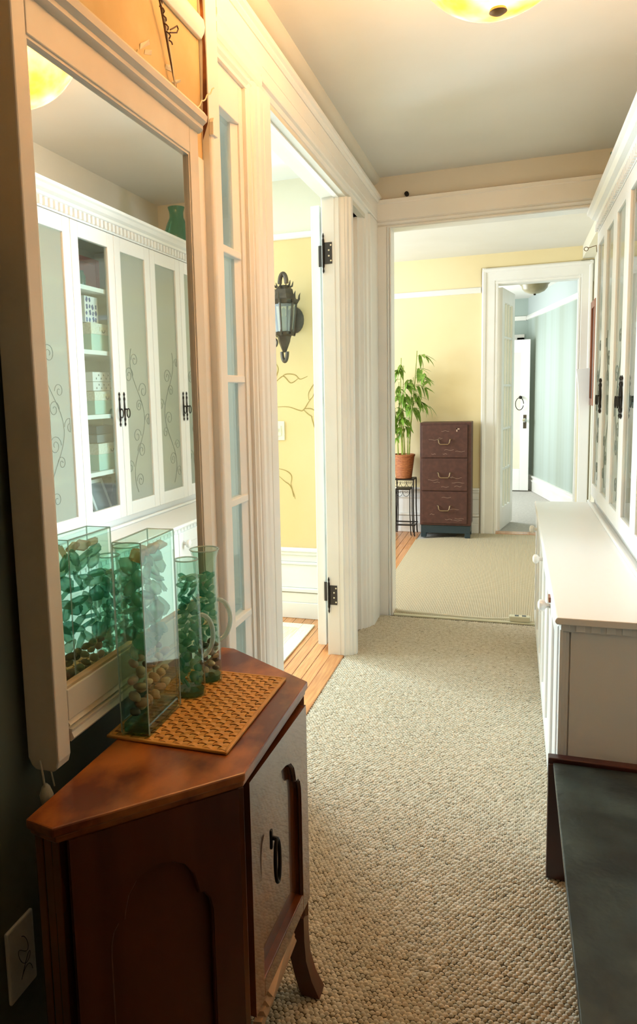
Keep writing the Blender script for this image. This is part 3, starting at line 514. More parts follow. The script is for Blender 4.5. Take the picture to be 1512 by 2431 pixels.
def grid_fill(cx_, cy_, ang, w, l, z0, z1, s, kind, where, warm=0):
    z = z0; lay = 0
    while z < z1:
        ny = max(1, int(l/(s*1.75))); nx = max(1, int(w/(s*1.9)))
        for a in range(nx):
            for b in range(ny):
                x = (-w/2+w*(a+.5+.25*((lay) % 2-.5))/nx); y = (-l/2+l*(b+.5+.3*((lay) % 2-.5))/ny); x += rp.uniform(-.1, .1)*s; y += rp.uniform(-.2, .2)*s
                x = max(-w/2+s*.55, min(w/2-s*.55, x)); y = max(-l/2+s*.55, min(l/2-s*.55, y)); q = rot2(x, y, ang)
                P = (cx_+q[0], cy_+q[1], z+rp.uniform(-.15, .15)*s)
                if kind == 'pebble': drop('pebble', rp.choice(PEB), P, s*.80*rp.uniform(.85, 1.1), 'smooth tan pebble near the bottom of '+where, 'pebble', 'pebbles in '+where)
                else:
                    me = SEA[9] if (z > z1-s*1.6 and warm) else rp.choice(SEA[:9]); drop('sea_glass', me, P, s*1.12*rp.uniform(.85, 1.15), 'frosted green sea glass piece inside '+where, 'sea glass', 'sea glass in '+where, (rp.uniform(-1.2, 1.2), rp.uniform(-1.2, 1.2), rp.uniform(0, 6)))
        z += s*1.15; lay += 1
grid_fill(VC[0], VC[1], VA, .044, .130, ZM+.038, ZM+.135, .0135, 'pebble', 'the rectangular vase')
grid_fill(VC[0], VC[1], VA, .044, .130, ZM+.148, ZM+.345, .0175, 'glass', 'the rectangular vase', 1)
def jug(label, c, prof, hz0, hz1, hdir, reach):
    j = thing('glass_jug', label, 'jug', (c[0], c[1], ZM), group='tall glass jugs on the placemat')
    outer = prof; inner = [(r-.003, z) for r, z in reversed(prof) if z > .014]+[(.0005, .016)]
    MB().lathe((0, 0, 0), [(.0005, 0)]+outer+inner, 32).build('jug_body', 'vaseg', j, smooth=True, local=True)
    MB().lathe((0, 0, .001), [(.0005, 0), (prof[0][0]-.004, .0), (prof[0][0]-.003, .010), (.0005, .012)], 28).build('base', 'thickg', j, smooth=True, local=True)
    rr = lambda z: np.interp(z, [p[1] for p in prof], [p[0] for p in prof])
    pts = []
    for i in range(15):
        a = math.pi/2-math.pi*i/14; z = (hz0+hz1)/2+(hz1-hz0)/2*math.sin(a); d = rr(z)-.002+reach*math.cos(a); pts.append((d*hdir[0], d*hdir[1], z))
    MB().tube(pts, .0052, 10).build('handle', 'edgeg', j, smooth=True, local=True)
    MB().tube([(prof[-1][0]*math.cos(t), prof[-1][0]*math.sin(t), prof[-1][1]) for t in [i*2*math.pi/28 for i in range(28)]], .0016, 6, closed=True).build('rim', 'edgeg', j, smooth=True, local=True)
    return j
hd = (.62, .78)
jug('nearer tapered glass jug of green sea glass', (-.622, 1.320), [(.0305, 0), (.031, .012), (.029, .08), (.0265, .16), (.0235, .24), (.0225, .276), (.0235, .282)], .072, .162, hd, .030)
jug('farther wide-lipped glass jug with sea glass over pebbles', (-.618, 1.404), [(.029, 0), (.0295, .012), (.028, .08), (.0255, .17), (.024, .24), (.026, .268), (.031, .286)], .080, .172, hd, .034)
def jugfill(c, z0, z1, s, kind, where, r0):
    z = z0; k = 0
    while z < z1:
        rr = r0*(1-.30*(z-ZM)/.28)-s*.6
        for m in range(4):
            a = m*1.57+k*.8; P = (c[0]+rr*.85*math.cos(a), c[1]+rr*.85*math.sin(a), z)
            if kind == 'pebble': drop('pebble', rp.choice(PEB), P, s*.78, 'smooth tan pebble near the bottom of '+where, 'pebble', 'pebbles in '+where)
            else: drop('sea_glass', rp.choice(SEA[:9]), P, s*.98*rp.uniform(.85, 1.1), 'frosted green sea glass piece inside '+where, 'sea glass', 'sea glass in '+where, (rp.uniform(-1.2, 1.2), rp.uniform(-1.2, 1.2), rp.uniform(0, 6)))
        z += s*1.15; k += 1
jugfill((-.622, 1.320), ZM+.028, ZM+.25, .0125, 'glass', 'the nearer jug', .030)
jugfill((-.618, 1.404), ZM+.026, ZM+.08, .0115, 'pebble', 'the farther jug', .028)
jugfill((-.618, 1.404), ZM+.095, ZM+.24, .0115, 'glass', 'the farther jug', .028)
# ------------------------------------------------------------------ MIRROR
mr = thing('wall_mirror', 'large ivory framed mirror hung on the hall wall', 'mirror', (-.72, 1.3, .78))
XB, XF, XG = -.763, -.702, -.712
MB().prism([(XB, .760), (XB+.006, .747), (XB+.014, .740), (XF-.012, .740), (XF-.004, .747), (XF, .760), (XF, 1.97), (XB, 1.97)], 'y', .967, 1.003).build('stile', 'frame', mr, bev=.003)
B(XB, XF, 1.600, 1.648, .780, 1.965).build('stile', 'frame', mr, bev=.002)
B(XF-.02, XF-.004, 1.648, 1.657, .780, 1.965).build('edge_strip', 'frame', mr, bev=.002)
B(XB, XF, 1.003, 1.600, 1.906, 1.966).build('top_rail', 'frame', mr, bev=.002)
B(XB, XF, 1.003, 1.600, .816, .870).build('bottom_rail', 'frame', mr, bev=.002)
MB().prism([(XB, 1.963), (XF+.004, 1.963), (XF+.012, 1.970), (XF+.012, 1.978), (XF+.022, 1.985), (XF+.024, 1.997), (XF+.016, 2.008), (XF-.005, 2.013), (XB, 2.013)], 'y', .970, 1.652).build('crown_mould', 'frame', mr, smooth=True)
MB().prism([(XB, .780), (XF+.002, .780), (XF+.008, .787), (XF+.004, .796), (XF+.006, .802), (XB, .802)], 'y', 1.003, 1.648).build('bottom_mould', 'frame', mr)
MB().prism([(XB, .802), (XF-.004, .802), (XF+.002, .808), (XF-.004, .817), (XB, .817)], 'y', 1.003, 1.648).build('worn_groove', 'worn', mr)
for a in ((1.003, 1.007, .870, 1.906), (1.596, 1.600, .870, 1.906), (1.007, 1.596, .870, .875), (1.007, 1.596, 1.901, 1.906)): B(XG-.002, XF-.003, *a).build('rebate', 'worn' if a[3] < .9 else 'frame', mr)
B(XG-.005, XG, 1.004, 1.599, .871, 1.905).build('mirror_glass', 'mirror', mr)
# hanging wires from the rail and the fairy-light cord lying on the mirror top
def jitter(p, q, n, s, seed): 
    r = random.Random(seed); p, q = Vector(p), Vector(q); return [p.lerp(q, i/n)+Vector((r.uniform(-.2, 1)*s*.5, r.uniform(-1, 1)*s, r.uniform(-1, 1)*s)) for i in range(n+1)]
hw = thing('picture_wire', 'dark twisted wire hanging the mirror from the rail', 'wire', (-.76, 1.6, 2.05))
MB().tube([(-.755, 1.545, 2.29), (-.762, 1.60, 2.235), (-.766, 1.645, 2.15), (-.766, 1.690, 2.05), (-.766, 1.705, 2.0)], .0022, 6).build('wire_strand', 'wirem', hw, smooth=True)
MB().tube([(-.755, 1.55, 2.29), (-.760, 1.612, 2.22), (-.764, 1.655, 2.13), (-.766, 1.685, 2.04), (-.766, 1.692, 2.0)], .0015, 6).build('wire_strand', 'cord', hw, smooth=True)
MB().tube([(-.760+.004*math.cos(i*1.1), 1.588+.0016*i+.004*math.sin(i*1.1), 2.25-.0024*i) for i in range(36)], .0018, 5).build('wire_twist', 'wirem', hw, smooth=True)
MB().tube([(-.758, 1.640, 2.195), (-.756, 1.655, 2.205), (-.755, 1.672, 2.217), (-.755, 1.678, 2.212), (-.756, 1.672, 2.202), (-.758, 1.655, 2.195), (-.760, 1.642, 2.190)], .0018, 5).build('wire_loop', 'wirem', hw, smooth=True)
fl_ = thing('fairy_light_string', 'cream fairy light cord strewn along the mirror top', 'fairy lights', (-.74, 1.4, 2.014))
MB().tube([(-.738+.006*math.sin(i*1.7), 1.40+.0082*i, 2.018+.006*abs(math.sin(i*.9))+.004*math.sin(i*2.3)) for i in range(62)][:34]+[(-.742, 1.69+.012*i, 2.018+.009*i+.004*math.sin(i*2)) for i in range(1, 15)], .0017, 6).build('cord', 'strap', fl_, smooth=True)
for i in range(9):
    y = 1.42+.03*i; MB().lathe((0, 0, 0), [(.0028, 0), (.003, .012), (.0022, .014), (.0022, .026), (.0003, .030)], 8).xf(Matrix.Translation((-.735, y, 2.020)) @ Matrix.Rotation(rng.uniform(-1.2, 1.2), 4, 'X') @ Matrix.Rotation(rng.uniform(-.6, .6), 4, 'Y')).build('mini_bulb', 'strap', fl_, smooth=True)
tz = thing('cable_tassel', 'pale cable end dangling under the mirror stile', 'cable', (-.735, .965, .70))
MB().tube([(-.735, .962, .76), (-.733, .964, .735), (-.735, .970, .71)], .0018, 6).tube([(-.728, .968, .762), (-.724, .975, .735), (-.727, .985, .705)], .0014, 6).build('cord', 'cord', tz, smooth=True)
MB().lathe((-.736, .974, .672), [(.001, 0), (.009, .006), (.012, .022), (.007, .036), (.002, .042)], 12).build('plug', 'cord', tz, smooth=True)
ol = thing('outlet_plate', 'white wall plate with a scribbled mark by the sideboard', 'outlet', (XL+.004, .93, .41))
B(XL+.0002, XL+.007, .895, .965, .355, .485).build('plate', 'white', ol, bev=.003)
MB().tube([(XL+.0078, .930+.014*math.sin(t*1.3)+.004*t*.2, .445-.006*t+.012*math.cos(t*1.9)) for t in [i*.25 for i in range(44)]], .0006, 4).build('ink_scribble', 'crackle', ol)
# ------------------------------------------------------------------ CEILING LAMP (lit)
LC = (-.05, 1.88, 2.205)
lp = thing('ceiling_lamp', 'lit amber alabaster bowl lamp hanging from the hall ceiling', 'lamp', LC)
R_ = .20; prof = [(R_*math.sin(a), R_*(1-math.cos(a))) for a in [i*math.radians(72)/14 for i in range(15)]]
MB().lathe(LC, [(.0005, 0)]+prof[1:]+[(r*.965, z+.004) for r, z in reversed(prof[1:])]+[(.0005, .012)], 48).build('bowl', 'lit', lp, smooth=True)
for bx, by in ((-.085, .0), (.06, .05)):
    MB().lathe((LC[0]+bx, LC[1]+by, LC[2]+.085), [(.0005, 0), (.014, .006), (.020, .022), (.015, .038), (.008, .048), (.008, .06), (.0005, .06)], 14).build('bulb', 'bulb', lp, smooth=True)
    pl_ = bpy.data.lights.new('lamp_bulb_light', 'POINT'); pl_.energy = LAMP*(.62 if bx < 0 else .38); pl_.color = (1, .57, .23); pl_.shadow_soft_size = .03; po = bpy.data.objects.new('lamp_bulb_light', pl_); COL.objects.link(po); po.location = (LC[0]+bx, LC[1]+by, LC[2]+.155); po.parent = lp; po.location -= Vector(LC)
MB().lathe((LC[0]+.003, LC[1]-.012, LC[2]-.010), [(.0005, 0), (.012, .001), (.020, .006), (.018, .012), (.0005, .014)], 20).build('finial', 'lampmetal', lp, smooth=True)
for k in range(3):
    a = k*2.094+.6; MB().tube([(LC[0]+.185*math.cos(a), LC[1]+.185*math.sin(a), LC[2]+.138), (LC[0]+.03*math.cos(a), LC[1]+.03*math.sin(a), CE-.03)], .004, 6).build('hanging_rod', 'lampmetal', lp)
MB().lathe((LC[0], LC[1], CE-.04), [(.01, 0), (.03, .005), (.06, .022), (.065, .0399)], 24).build('canopy', 'lampmetal', lp, smooth=True)
# ------------------------------------------------------------------ LOW WHITE CABINET
def frame_door(root, name, x, y0, y1, z0, z1, st, mat, t=.018, panel=None, pmat=None):
    """door facing -x; front face at x"""
    d = B(x, x+t, y0, y0+st, z0, z1).build(name, mat, root, bev=.0025)
    B(x, x+t, y1-st, y1, z0, z1).build('stile', mat, d, bev=.0025)
    B(x, x+t, y0+st, y1-st, z0, z0+st*1.15).build('rail', mat, d, bev=.0025)
    B(x, x+t, y0+st, y1-st, z1-st*1.15, z1).build('rail', mat, d, bev=.0025)
    if panel: B(x+t*.45, x+t*.45+.004, y0+st-.004, y1-st+.004, z0+st, z1-st).build(panel, pmat or mat, d)
    return d
lc = thing('low_cabinet', 'long low white cabinet under the glazed hutch', 'cabinet', (.4, 3.2, 0))
B(.140, .735, 2.10, 4.29, .006, .715).build('carcass', 'white', lc)
tp = MB().prism([(.118, .7155), (.114, .719), (.112, .725), (.114, .731), (.118, .735), (.735, .735), (.735, .7155)], 'y', 2.080, 4.300).build('top', 'white', lc, bev=.002)
B(.378, .394, 2.10, 4.298, .7352, .750).build('back_strip', 'white', lc, bev=.005)
for k, (a, b) in enumerate(((.126, .133), (.133, .142), (.142, .150))): B(a, b, 2.086+.004*k, 2.135, .006, .700).build('pilaster', 'white', lc, bev=.001)
B(.154, .735, 2.093, 2.10, .006, .70).build('end_panel', 'white', lc)
B(.132, .140, 2.13, 4.285, .006, .07).build('plinth', 'white', lc, bev=.002)
B(.133, .735, 2.0895, 2.0995, .694, .7155).box(.1295, .14, 2.1, 4.29, .694, .7155).build('frieze_strip', 'white', lc)
dn = B(.128, .150, 2.087, 2.102, .696, .7155).build('dentil', 'white', lc, bev=.001)
for k in range(1, 16): copy(dn, lc, (.0375*k, 0, 0))
for k in range(1, 58): copy(dn, lc, (-.002, .0375*k, 0))
lc_doors = []
for k in range(6):
    y0 = 2.138+.3575*k; lc_doors.append(frame_door(lc, 'door', .122, y0+.0015, y0+.355, .075, .694, .055, 'white', panel='door_panel'))
def knob(root, x, y, z):
    MB().lathe((0, 0, 0), [(.009, 0), (.008, .010), (.010, .014), (.017, .018), (.0205, .026), (.019, .034), (.010, .039), (.0005, .040)], 18).xf(Matrix.Translation((x, y, z)) @ Matrix.Rotation(-math.pi/2, 4, 'Y')).build('knob', 'knob', root, smooth=True)
for k in (1, 3, 5): knob(lc_doors[k], .122, 2.138+.3575*k+.055, .635)
tag(B(.115, .1215, 2.515, 2.56, .655, .672).build('latch', 'frameb', lc_doors[1]), 'small orange brown wooden latch')
# ------------------------------------------------------------------ HUTCH
hu = thing('hutch', 'white hutch with frosted scrollwork glass doors', 'hutch', (.57, 3.2, .75))
HX, HY0, HY1, HZ0, HZ1 = .395, 2.09, 4.298, .7355, 2.19
B(.722, .735, HY0, HY1, HZ0, HZ1).build('back_panel', 'white', hu)
for y in (HY0, HY1-.02): B(.415, .722, y, y+.02, HZ0, HZ1).build('side_panel', 'white', hu)
for k in (2, 4): B(.418, .722, HY0+.368*k-.009, HY0+.368*k+.009, HZ0, 2.14).build('divider', 'white', hu)
B(.415, .722, HY0, HY1, HZ0, .775).build('bottom_panel', 'white', hu); B(.415, .722, HY0, HY1, 2.145, HZ1).build('top_panel', 'white', hu)
SH = (1.02, 1.29, 1.59, 1.88)
for z in SH:
    for k in (0, 2, 4): B(.425, .722, HY0+.368*k+.02, HY0+.368*(k+2)-.02, z-.02, z).build('shelf', 'white', hu)
B(HX, .415, HY0, HY1, 2.143, HZ1).build('fascia', 'white', hu)
MB().prism([(HX, 2.186), (.385, 2.190), (.380, 2.200), (.362, 2.208), (.350, 2.222), (.340, 2.228), (.338, 2.240), (.40, 2.240), (.735, 2.2), (.735, 2.186)], 'y', HY0-.02, HY1-.03).build('crown_mould', 'white', hu)
dn = B(.383, .396, HY0+.01, HY0+.029, 2.150, 2.184).build('dentil', 'white', hu)
for k in range(1, 62): copy(dn, hu, (0, .0358*k, 0))
def scroll(seed, y0, y1, z0, z1):
    r = random.Random(seed); mb = MB(); x = HX+.0085; w = y1-y0
    z = z0+.04; side = 1
    pts = []
    for i in range(30):
        t = i/29; pts.append((x, (y0+y1)/2+w*.28*math.sin(t*8+seed), z0+.03+(z1-z0)*.60*t))
    mb.tube(pts, .0014, 4)
    for k in range(9):
        t = (k+.5)/9.5; c = ((y0+y1)/2+w*.28*math.sin(t*8+seed)+side*w*.20, z0+.05+(z1-z0)*.6*t); side = -side; rr = w*r.uniform(.13, .2); tr_ = r.uniform(1.3, 1.7)*2*math.pi; a0 = math.pi if side < 0 else 0
        q = []
        for i in range(22):
            u = i/21; rad = rr*(1-.8*u); q.append((x, min(y1-.004, max(y0+.004, c[0]+rad*math.cos(a0+side*tr_*u))), c[1]+rad*math.sin(a0+side*tr_*u)))
        mb.tube(q, .0013, 4)
    return mb
def pull(root, y, z0, z1, s):
    x = HX-.004
    MB().lathe((x, y, z0), [(.001, 0), (.005, .012), (.002, .022), (.0055, .035), (.003, .045), (.0045, (z1-z0)*.5), (.003, z1-z0-.045), (.0055, z1-z0-.035), (.002, z1-z0-.022), (.005, z1-z0-.012), (.001, z1-z0)], 10).build('handle', 'iron', root, smooth=True)
    MB().tube([(x, y, z0+.085), (x-.012, y, z0+.085)], .004, 6).tube(arc((x-.014, y+s*.010, z0+.066), .015, 0, 360, 18, 'yz', .022)[:-1], .0028, 6, closed=True).build('ring_pull', 'iron', root, smooth=True)
for k in range(6):
    y0 = HY0+.368*k+.0015; y1 = y0+.365; st = .058
    d = frame_door(hu, 'door', HX, y0, y1, .778, 2.140, st, 'white', t=.020)
    B(HX+.009, HX+.012, y0+st-.004, y1-st+.004, .84, 2.078).build('pane', 'pane' if k == 2 else 'frost', d)
    if k != 2:
        e = scroll(k*3+1, y0+st+.01, y1-st-.01, .85, 2.07).build('etched_scroll', 'etch', d); e['kind'] = 'stuff'
    pull(d, y1-.022 if k % 2 == 0 else y0+.022, 1.225, 1.395, -1 if k % 2 == 0 else 1)
# things kept in the hutch
def storage_box(label, y0, y1, z0, z1, x0=.45, x1=.66, group='mint storage boxes in the hutch'):
    b = thing('storage_box', label, 'box', ((x0+x1)/2, (y0+y1)/2, z0), group=group)
    h = z1-z0
    B(x0, x1, y0, y1, z0, z0+h*.62).build('box_body', 'mint', b, bev=.002); B(x0-.004, x1+.004, y0-.004, y1+.004, z0+h*.60, z1).build('lid', 'lace', b, bev=.002)
    B(x0-.006, x0-.004, (y0+y1)/2-.03, (y0+y1)/2+.03, z0+h*.72, z0+h*.88).build('label_holder', 'plate', b)
    MB().tube(arc((x0-.007, (y0+y1)/2, z0+h*.78), .014, 180, 360, 8, 'yz'), .0016, 5).build('label_pull', 'steel', b)
storage_box('mint lidded box on the second shelf from the hutch top', 3.040, 3.240, 1.5905, 1.72)
storage_box('mint lidded box on the middle hutch shelf under white boxes', 3.040, 3.250, 1.2905, 1.40)
storage_box('mint lidded box on the lower hutch shelf', 3.050, 3.280, 1.0205, 1.15)
pb = thing('patterned_box', 'blue and white patterned gift box in the hutch', 'box', (.54, 3.090, 1.722)); B(.47, .60, 3.030, 3.145, 1.7225, 1.845).build('box_body', 'box', pb, bev=.002)
r_ = random.Random(4)
for i in range(14):
    y, z, s = 3.040+.026*(i % 4)+r_.uniform(0, .008), 1.735+.030*(i//4)+r_.uniform(0, .006), r_.uniform(.007, .011)
    MB().prism([(y+s*math.cos(a)*(1 if j % 2 else .55), z+s*1.3*math.sin(a)) for j, a in enumerate([q*math.pi/4+i for q in range(8)])], 'x', .4685, .470).build('print_motif', 'navy', pb)
for i, (z0, z1) in enumerate(((1.4025, 1.445), (1.4465, 1.492))):
    wb_ = thing('white_box', ('lower white dotted box stacked in the hutch', 'upper white dotted box stacked in the hutch')[i], 'box', (.54, 3.140, z0), group='white dotted boxes in the hutch'); B(.46, .64, 3.050, 3.230, z0, z1).build('box_body', 'box', wb_, bev=.002)
    for j in range(7): MB().prism([(3.080+.022*j+.003*math.cos(a), (z0+z1)/2+(.008 if j % 2 else -.008)+.005*math.sin(a)) for a in [q*math.pi/4 for q in range(8)]], 'x', .4585, .46).build('printed_dot', 'dark', wb_)
pk = thing('pink_frame', 'dusty pink framed card on the top hutch shelf', 'picture frame', (.58, 3.220, 1.8805))
for a in ((3.130, 3.155, 1.8805, 2.06), (3.320, 3.345, 1.8805, 2.06), (3.155, 3.320, 1.8805, 1.905), (3.155, 3.320, 2.035, 2.06)): B(.57, .59, *a).build('frame_bar', 'pink', pk, bev=.002)
B(.578, .585, 3.155, 3.320, 1.905, 2.035).build('card', 'pinkl', pk)
jr = tag(MB().lathe((.52, 3.075, 1.8805), [(.026, 0), (.03, .01), (.03, .06), (.022, .075), (.022, .085)], 18).build('glass_jar', 'jarg', smooth=True), 'small glass jar on the top hutch shelf', 'jar')
for i, (z, l) in enumerate(((1.1525, 'grey flat case under another in the hutch'), (1.1945, 'grey flat case topmost on the mint box'))): tag(B(.46, .66, 3.060, 3.260, z, z+.040).build('flat_case', ('greyb', 'dark')[i], bev=.003), l, 'case', group='flat cases in the hutch')
pf = thing('photo_frame', 'white photo frame leaning on the bottom hutch shelf', 'picture frame', (.48, 3.080, .776))
for a in ((-.075, -.058, 0, .20), (.058, .075, 0, .20), (-.058, .058, 0, .017), (-.058, .058, .183, .20)):
    B(0, .012, *a).xf(Matrix.Translation((.455, 3.110, .7825)) @ Matrix.Rotation(.35, 4, 'Y')).build('frame_bar', 'box', pf)
B(.003, .008, -.06, .06, .015, .185).xf(Matrix.Translation((.455, 3.110, .7825)) @ Matrix.Rotation(.35, 4, 'Y')).build('photo', 'greyb', pf)
tag(B(.56, .70, 3.040, 3.350, .7755, .96).build('dark_case', 'dark', bev=.01), 'dark grey case behind the leaning photo frame', 'case')
tag(B(-.06, .06, -.01, .01, 0, .17).xf(Matrix.Translation((.50, 3.260, .778)) @ Matrix.Rotation(.5, 4, 'Z') @ Matrix.Rotation(-.3, 4, 'X')).build('clear_folder', 'lantglass', bev=.003), 'clear plastic folder beside the leaning photo frame', 'folder')
for i, (k, y, z, w, h, m, l) in enumerate(((3, 3.40, 1.5905, .14, .10, 'yellowb', 'yellow box behind frosted glass'), (1, 2.55, 1.2905, .16, .13, 'yellowb', 'yellow and white box behind nearer frosted glass'), (1, 2.56, 1.8805, .15, .20, 'greyb', 'pale roll behind nearer frosted glass'), (4, 3.75, 1.0205, .14, .15, 'mint', 'mint box behind the far frosted glass'))):
    tag(B(.48, .62, y, y+w, z, z+h).build('stored_box', m, bev=.003), l, 'box')
gj = thing('glass_pitcher', 'pale green glass pitcher on top of the hutch', 'pitcher', (.50, 4.08, 2.24))
MB().lathe((.47, 4.08, 2.243), [(.055, 0), (.075, .02), (.080, .07), (.06, .13), (.042, .17), (.042, .20), (.05, .23)], 24).build('pitcher_body', 'jarg', gj, smooth=True)
MB().tube([(.47, 4.08+.055*1.2+.05*math.sin(a)-.02, 2.33+.06*math.cos(a)) for a in [i*math.pi/10 for i in range(11)]], .005, 8).build('handle', 'jarg', gj, smooth=True)
hk = thing('wall_hook', 'thin wire hook with ring at the hutch end', 'hook', (.37, 4.32, 2.07))
MB().tube([(.394, 4.305, 2.05), (.392, 4.315, 2.085), (.355, 4.33, 2.078)], .0022, 6).tube(arc((.345, 4.33, 2.074), .010, 0, 360, 14, 'xz')[:-1], .002, 6, closed=True).build('hook_wire', 'brass', hk, smooth=True)
eb = thing('eye_bolt', 'small dark eye bolt above the cased opening', 'bolt', (-.591, 4.36, 2.456))
MB().lathe((0, 0, 0), [(.012, 0), (.012, .004), (.006, .006), (.006, .02)], 12).xf(Matrix.Translation((-.591, YP, 2.470)) @ Matrix.Rotation(math.pi/2, 4, 'X')).tube(arc((-.591, YP-.022, 2.470), .009, 0, 360, 14, 'xz')[:-1], .0035, 6, closed=True).build('bolt_eye', 'iron', eb, smooth=True)
# ------------------------------------------------------------------ SLATE TABLE
bt = thing('slate_table', 'low dark wood table with a green slate top', 'table', (.35, 1.3, 0))
B(.113, .60, .40, 2.030, .332, .346).build('slate_top', 'slate', bt, bev=.0025)
B(.101, .62, 2.032, 2.062, .285, .356).build('end_rail', 'redwood', bt, bev=.003)
for x in (.101, .572): B(x, x+.048, 2.028, 2.062, 0.006, .34).build('leg', 'redwood', bt, bev=.003)
for x in (.125, .55): B(x, x+.048, .42, .468, .006, .331).build('leg', 'redwood', bt, bev=.003)
B(.16, .56, .46, 2.028, .29, .3315).build('under_frame', 'redwood', bt)
# ------------------------------------------------------------------ LEFT ROOM: lantern, switch, vine
ln = thing('wall_lantern', 'dark bronze lantern sconce with seeded glass panes', 'lantern', (-1.245, 4.075, 1.55))
LX, LY = -1.245, 4.075
def hexp(r, z): return [(LX+r*math.cos(math.pi/6+k*math.pi/3), LY+r*math.sin(math.pi/6+k*math.pi/3), z) for k in range(6)]
for k in range(6):
    a, b = hexp(.074, 1.875)[k], hexp(.054, 1.708)[k]; MB().tube([a, b], .0065, 6).build('corner_bar', 'bronze', ln)
    a2, b2 = hexp(.074, 1.875)[(k+1) % 6], hexp(.054, 1.708)[(k+1) % 6]
    MB().add([a, a2, b2, b], [(0, 1, 2, 3)]).build('pane', 'lantglass', ln)
    # crown leaf curls
    c = hexp(.084, 1.885)[k]; dx, dy = c[0]-LX, c[1]-LY
    MB().tube([(LX+dx*s, LY+dy*s, z) for s, z in ((.9, 1.878), (1.08, 1.900), (1.10, 1.918), (1.18, 1.934))], [.008, .007, .005, .001], 6).build('leaf_curl', 'bronze', ln, smooth=True)
    MB().tube([(LX+dx*s, LY+dy*s, z) for s, z in ((.60, 1.700), (.72, 1.695), (.78, 1.712), (.86, 1.726))], [.007, .006, .004, .001], 6).build('leaf_curl', 'bronze', ln, smooth=True)
    MB().tube([(LX+dx*s, LY+dy*s, z) for s, z in ((.45, 1.965), (.62, 1.972), (.66, 1.985), (.70, 1.998))], [.007, .006, .004, .001], 6).build('leaf_curl', 'bronze', ln, smooth=True)
MB().lathe((LX, LY, 0), [(.076, 1.868), (.086, 1.874), (.086, 1.890), (.074, 1.897), (.070, 1.91), (.060, 1.925), (.055, 1.95), (.036, 1.965), (.026, 1.975), (.0005, 1.978)], 6).build('roof', 'bronze', ln)
MB().lathe((LX, LY, 0), [(.0005, 1.600), (.012, 1.605), (.020, 1.625), (.034, 1.66), (.040, 1.69), (.060, 1.700), (.060, 1.714), (.05, 1.718)], 6).build('bottom_cup', 'bronze', ln)
MB().tube(arc((LX, LY, 1.985), .020, 180, 0, 12, 'xz', .055), [.013]*13, 8).build('top_finial', 'bronze', ln, smooth=True)
MB().tube(arc((LX, LY, 1.605), .016, 180, 360, 12, 'xz', .055), [.011]*13, 8).build('bottom_finial', 'bronze', ln, smooth=True)
MB().lathe((LX, LY, 1.72), [(.016, 0), (.016, .08), (.008, .085), (.012, .12), (.0005, .135)], 14).build('candle_lamp', 'lantglass', ln, smooth=True)
MB().lathe((0, 0, 0), [(.056, 0), (.056, .008), (.04, .02), (.015, .028), (.0005, .03)], 20, sy=1.35).xf(Matrix.Translation((LX+.03, 4.1945, 1.79)) @ Matrix.Rotation(math.pi/2, 4, 'X')).build('backplate', 'bronze', ln, smooth=True)
MB().tube([(LX+.03, 4.17, 1.79), (LX+.02, 4.15, 1.72), (LX+.01, 4.11, 1.66), (LX, 4.08, 1.64)], .009, 8).tube([(LX-.055-.022*math.cos(a)*(1-.06*a), LY-.02, 1.655+.03*math.sin(a)*(1-.06*a)) for a in [i*.4 for i in range(20)]], .006, 6).tube([(LX-.05-.020*math.cos(a)*(1-.05*a), LY-.03, 1.93+.024*math.sin(a)*(1-.05*a)) for a in [i*.4 for i in range(20)]], .006, 6).build('scroll_arm', 'bronze', ln, smooth=True)
sw = thing('light_switch', 'ivory light switch plate on the yellow wall', 'switch', (-1.33, 4.19, 1.15))
B(-1.372, -1.292, 4.187, 4.1948, 1.090, 1.204).build('plate', 'plate', sw, bev=.003); B(-1.350, -1.312, 4.182, 4.188, 1.116, 1.178).build('rocker', 'plate', sw, bev=.003); B(-1.336, -1.326, 4.176, 4.184, 1.14, 1.162).build('toggle', 'plate', sw, bev=.002)
RM = camo.matrix_world.to_3x3(); CP = camo.matrix_world.translation
def pix_y(u, v, y):
    d = RM @ Vector(((u-CX)/F, -(v-CY)/F, -1)); return CP+d*(y/d.y)
VINES = [[(655, 862), (660, 875), (657, 890), (653, 905), (656, 930)], [(652, 908), (668, 895), (680, 888), (700, 890), (712, 900), (730, 893)], [(655, 907), (672, 893), (690, 909), (708, 898)], [(655, 966), (685, 966), (710, 974), (720, 973), (732, 955), (740, 945)],
         [(733, 950), (732, 935), (738, 922), (746, 912), (748, 925), (742, 942), (733, 950)], [(720, 972), (730, 982), (742, 990)], [(722, 970), (737, 970), (748, 975)], [(660, 1128), (675, 1142), (688, 1152), (697, 1172), (701, 1185)], [(660, 1112), (680, 1118), (692, 1130), (690, 1150)], [(738, 985), (742, 1000), (748, 1020)], [(690, 1148), (694, 1165), (697, 1180)]]
for ch in VINES:
    q = [pix_y(u, v, 4.1945) for u, v in ch]; n = len(q)
    sm = []
    for i in range(n-1):
        a, b, c, d = q[max(i-1, 0)], q[i], q[i+1], q[min(i+2, n-1)]
        for t in [k/5 for k in range(5)]: sm.append(.5*(2*b+(c-a)*t+(2*a-5*b+4*c-d)*t*t+(3*b-a-3*c+d)*t**3))
    sm.append(q[-1])
    MB().tube(sm, [.0012+.0022*math.sin(math.pi*i/(len(sm)-1)) for i in range(len(sm))], 4).build('painted_vine', 'paint', wf)
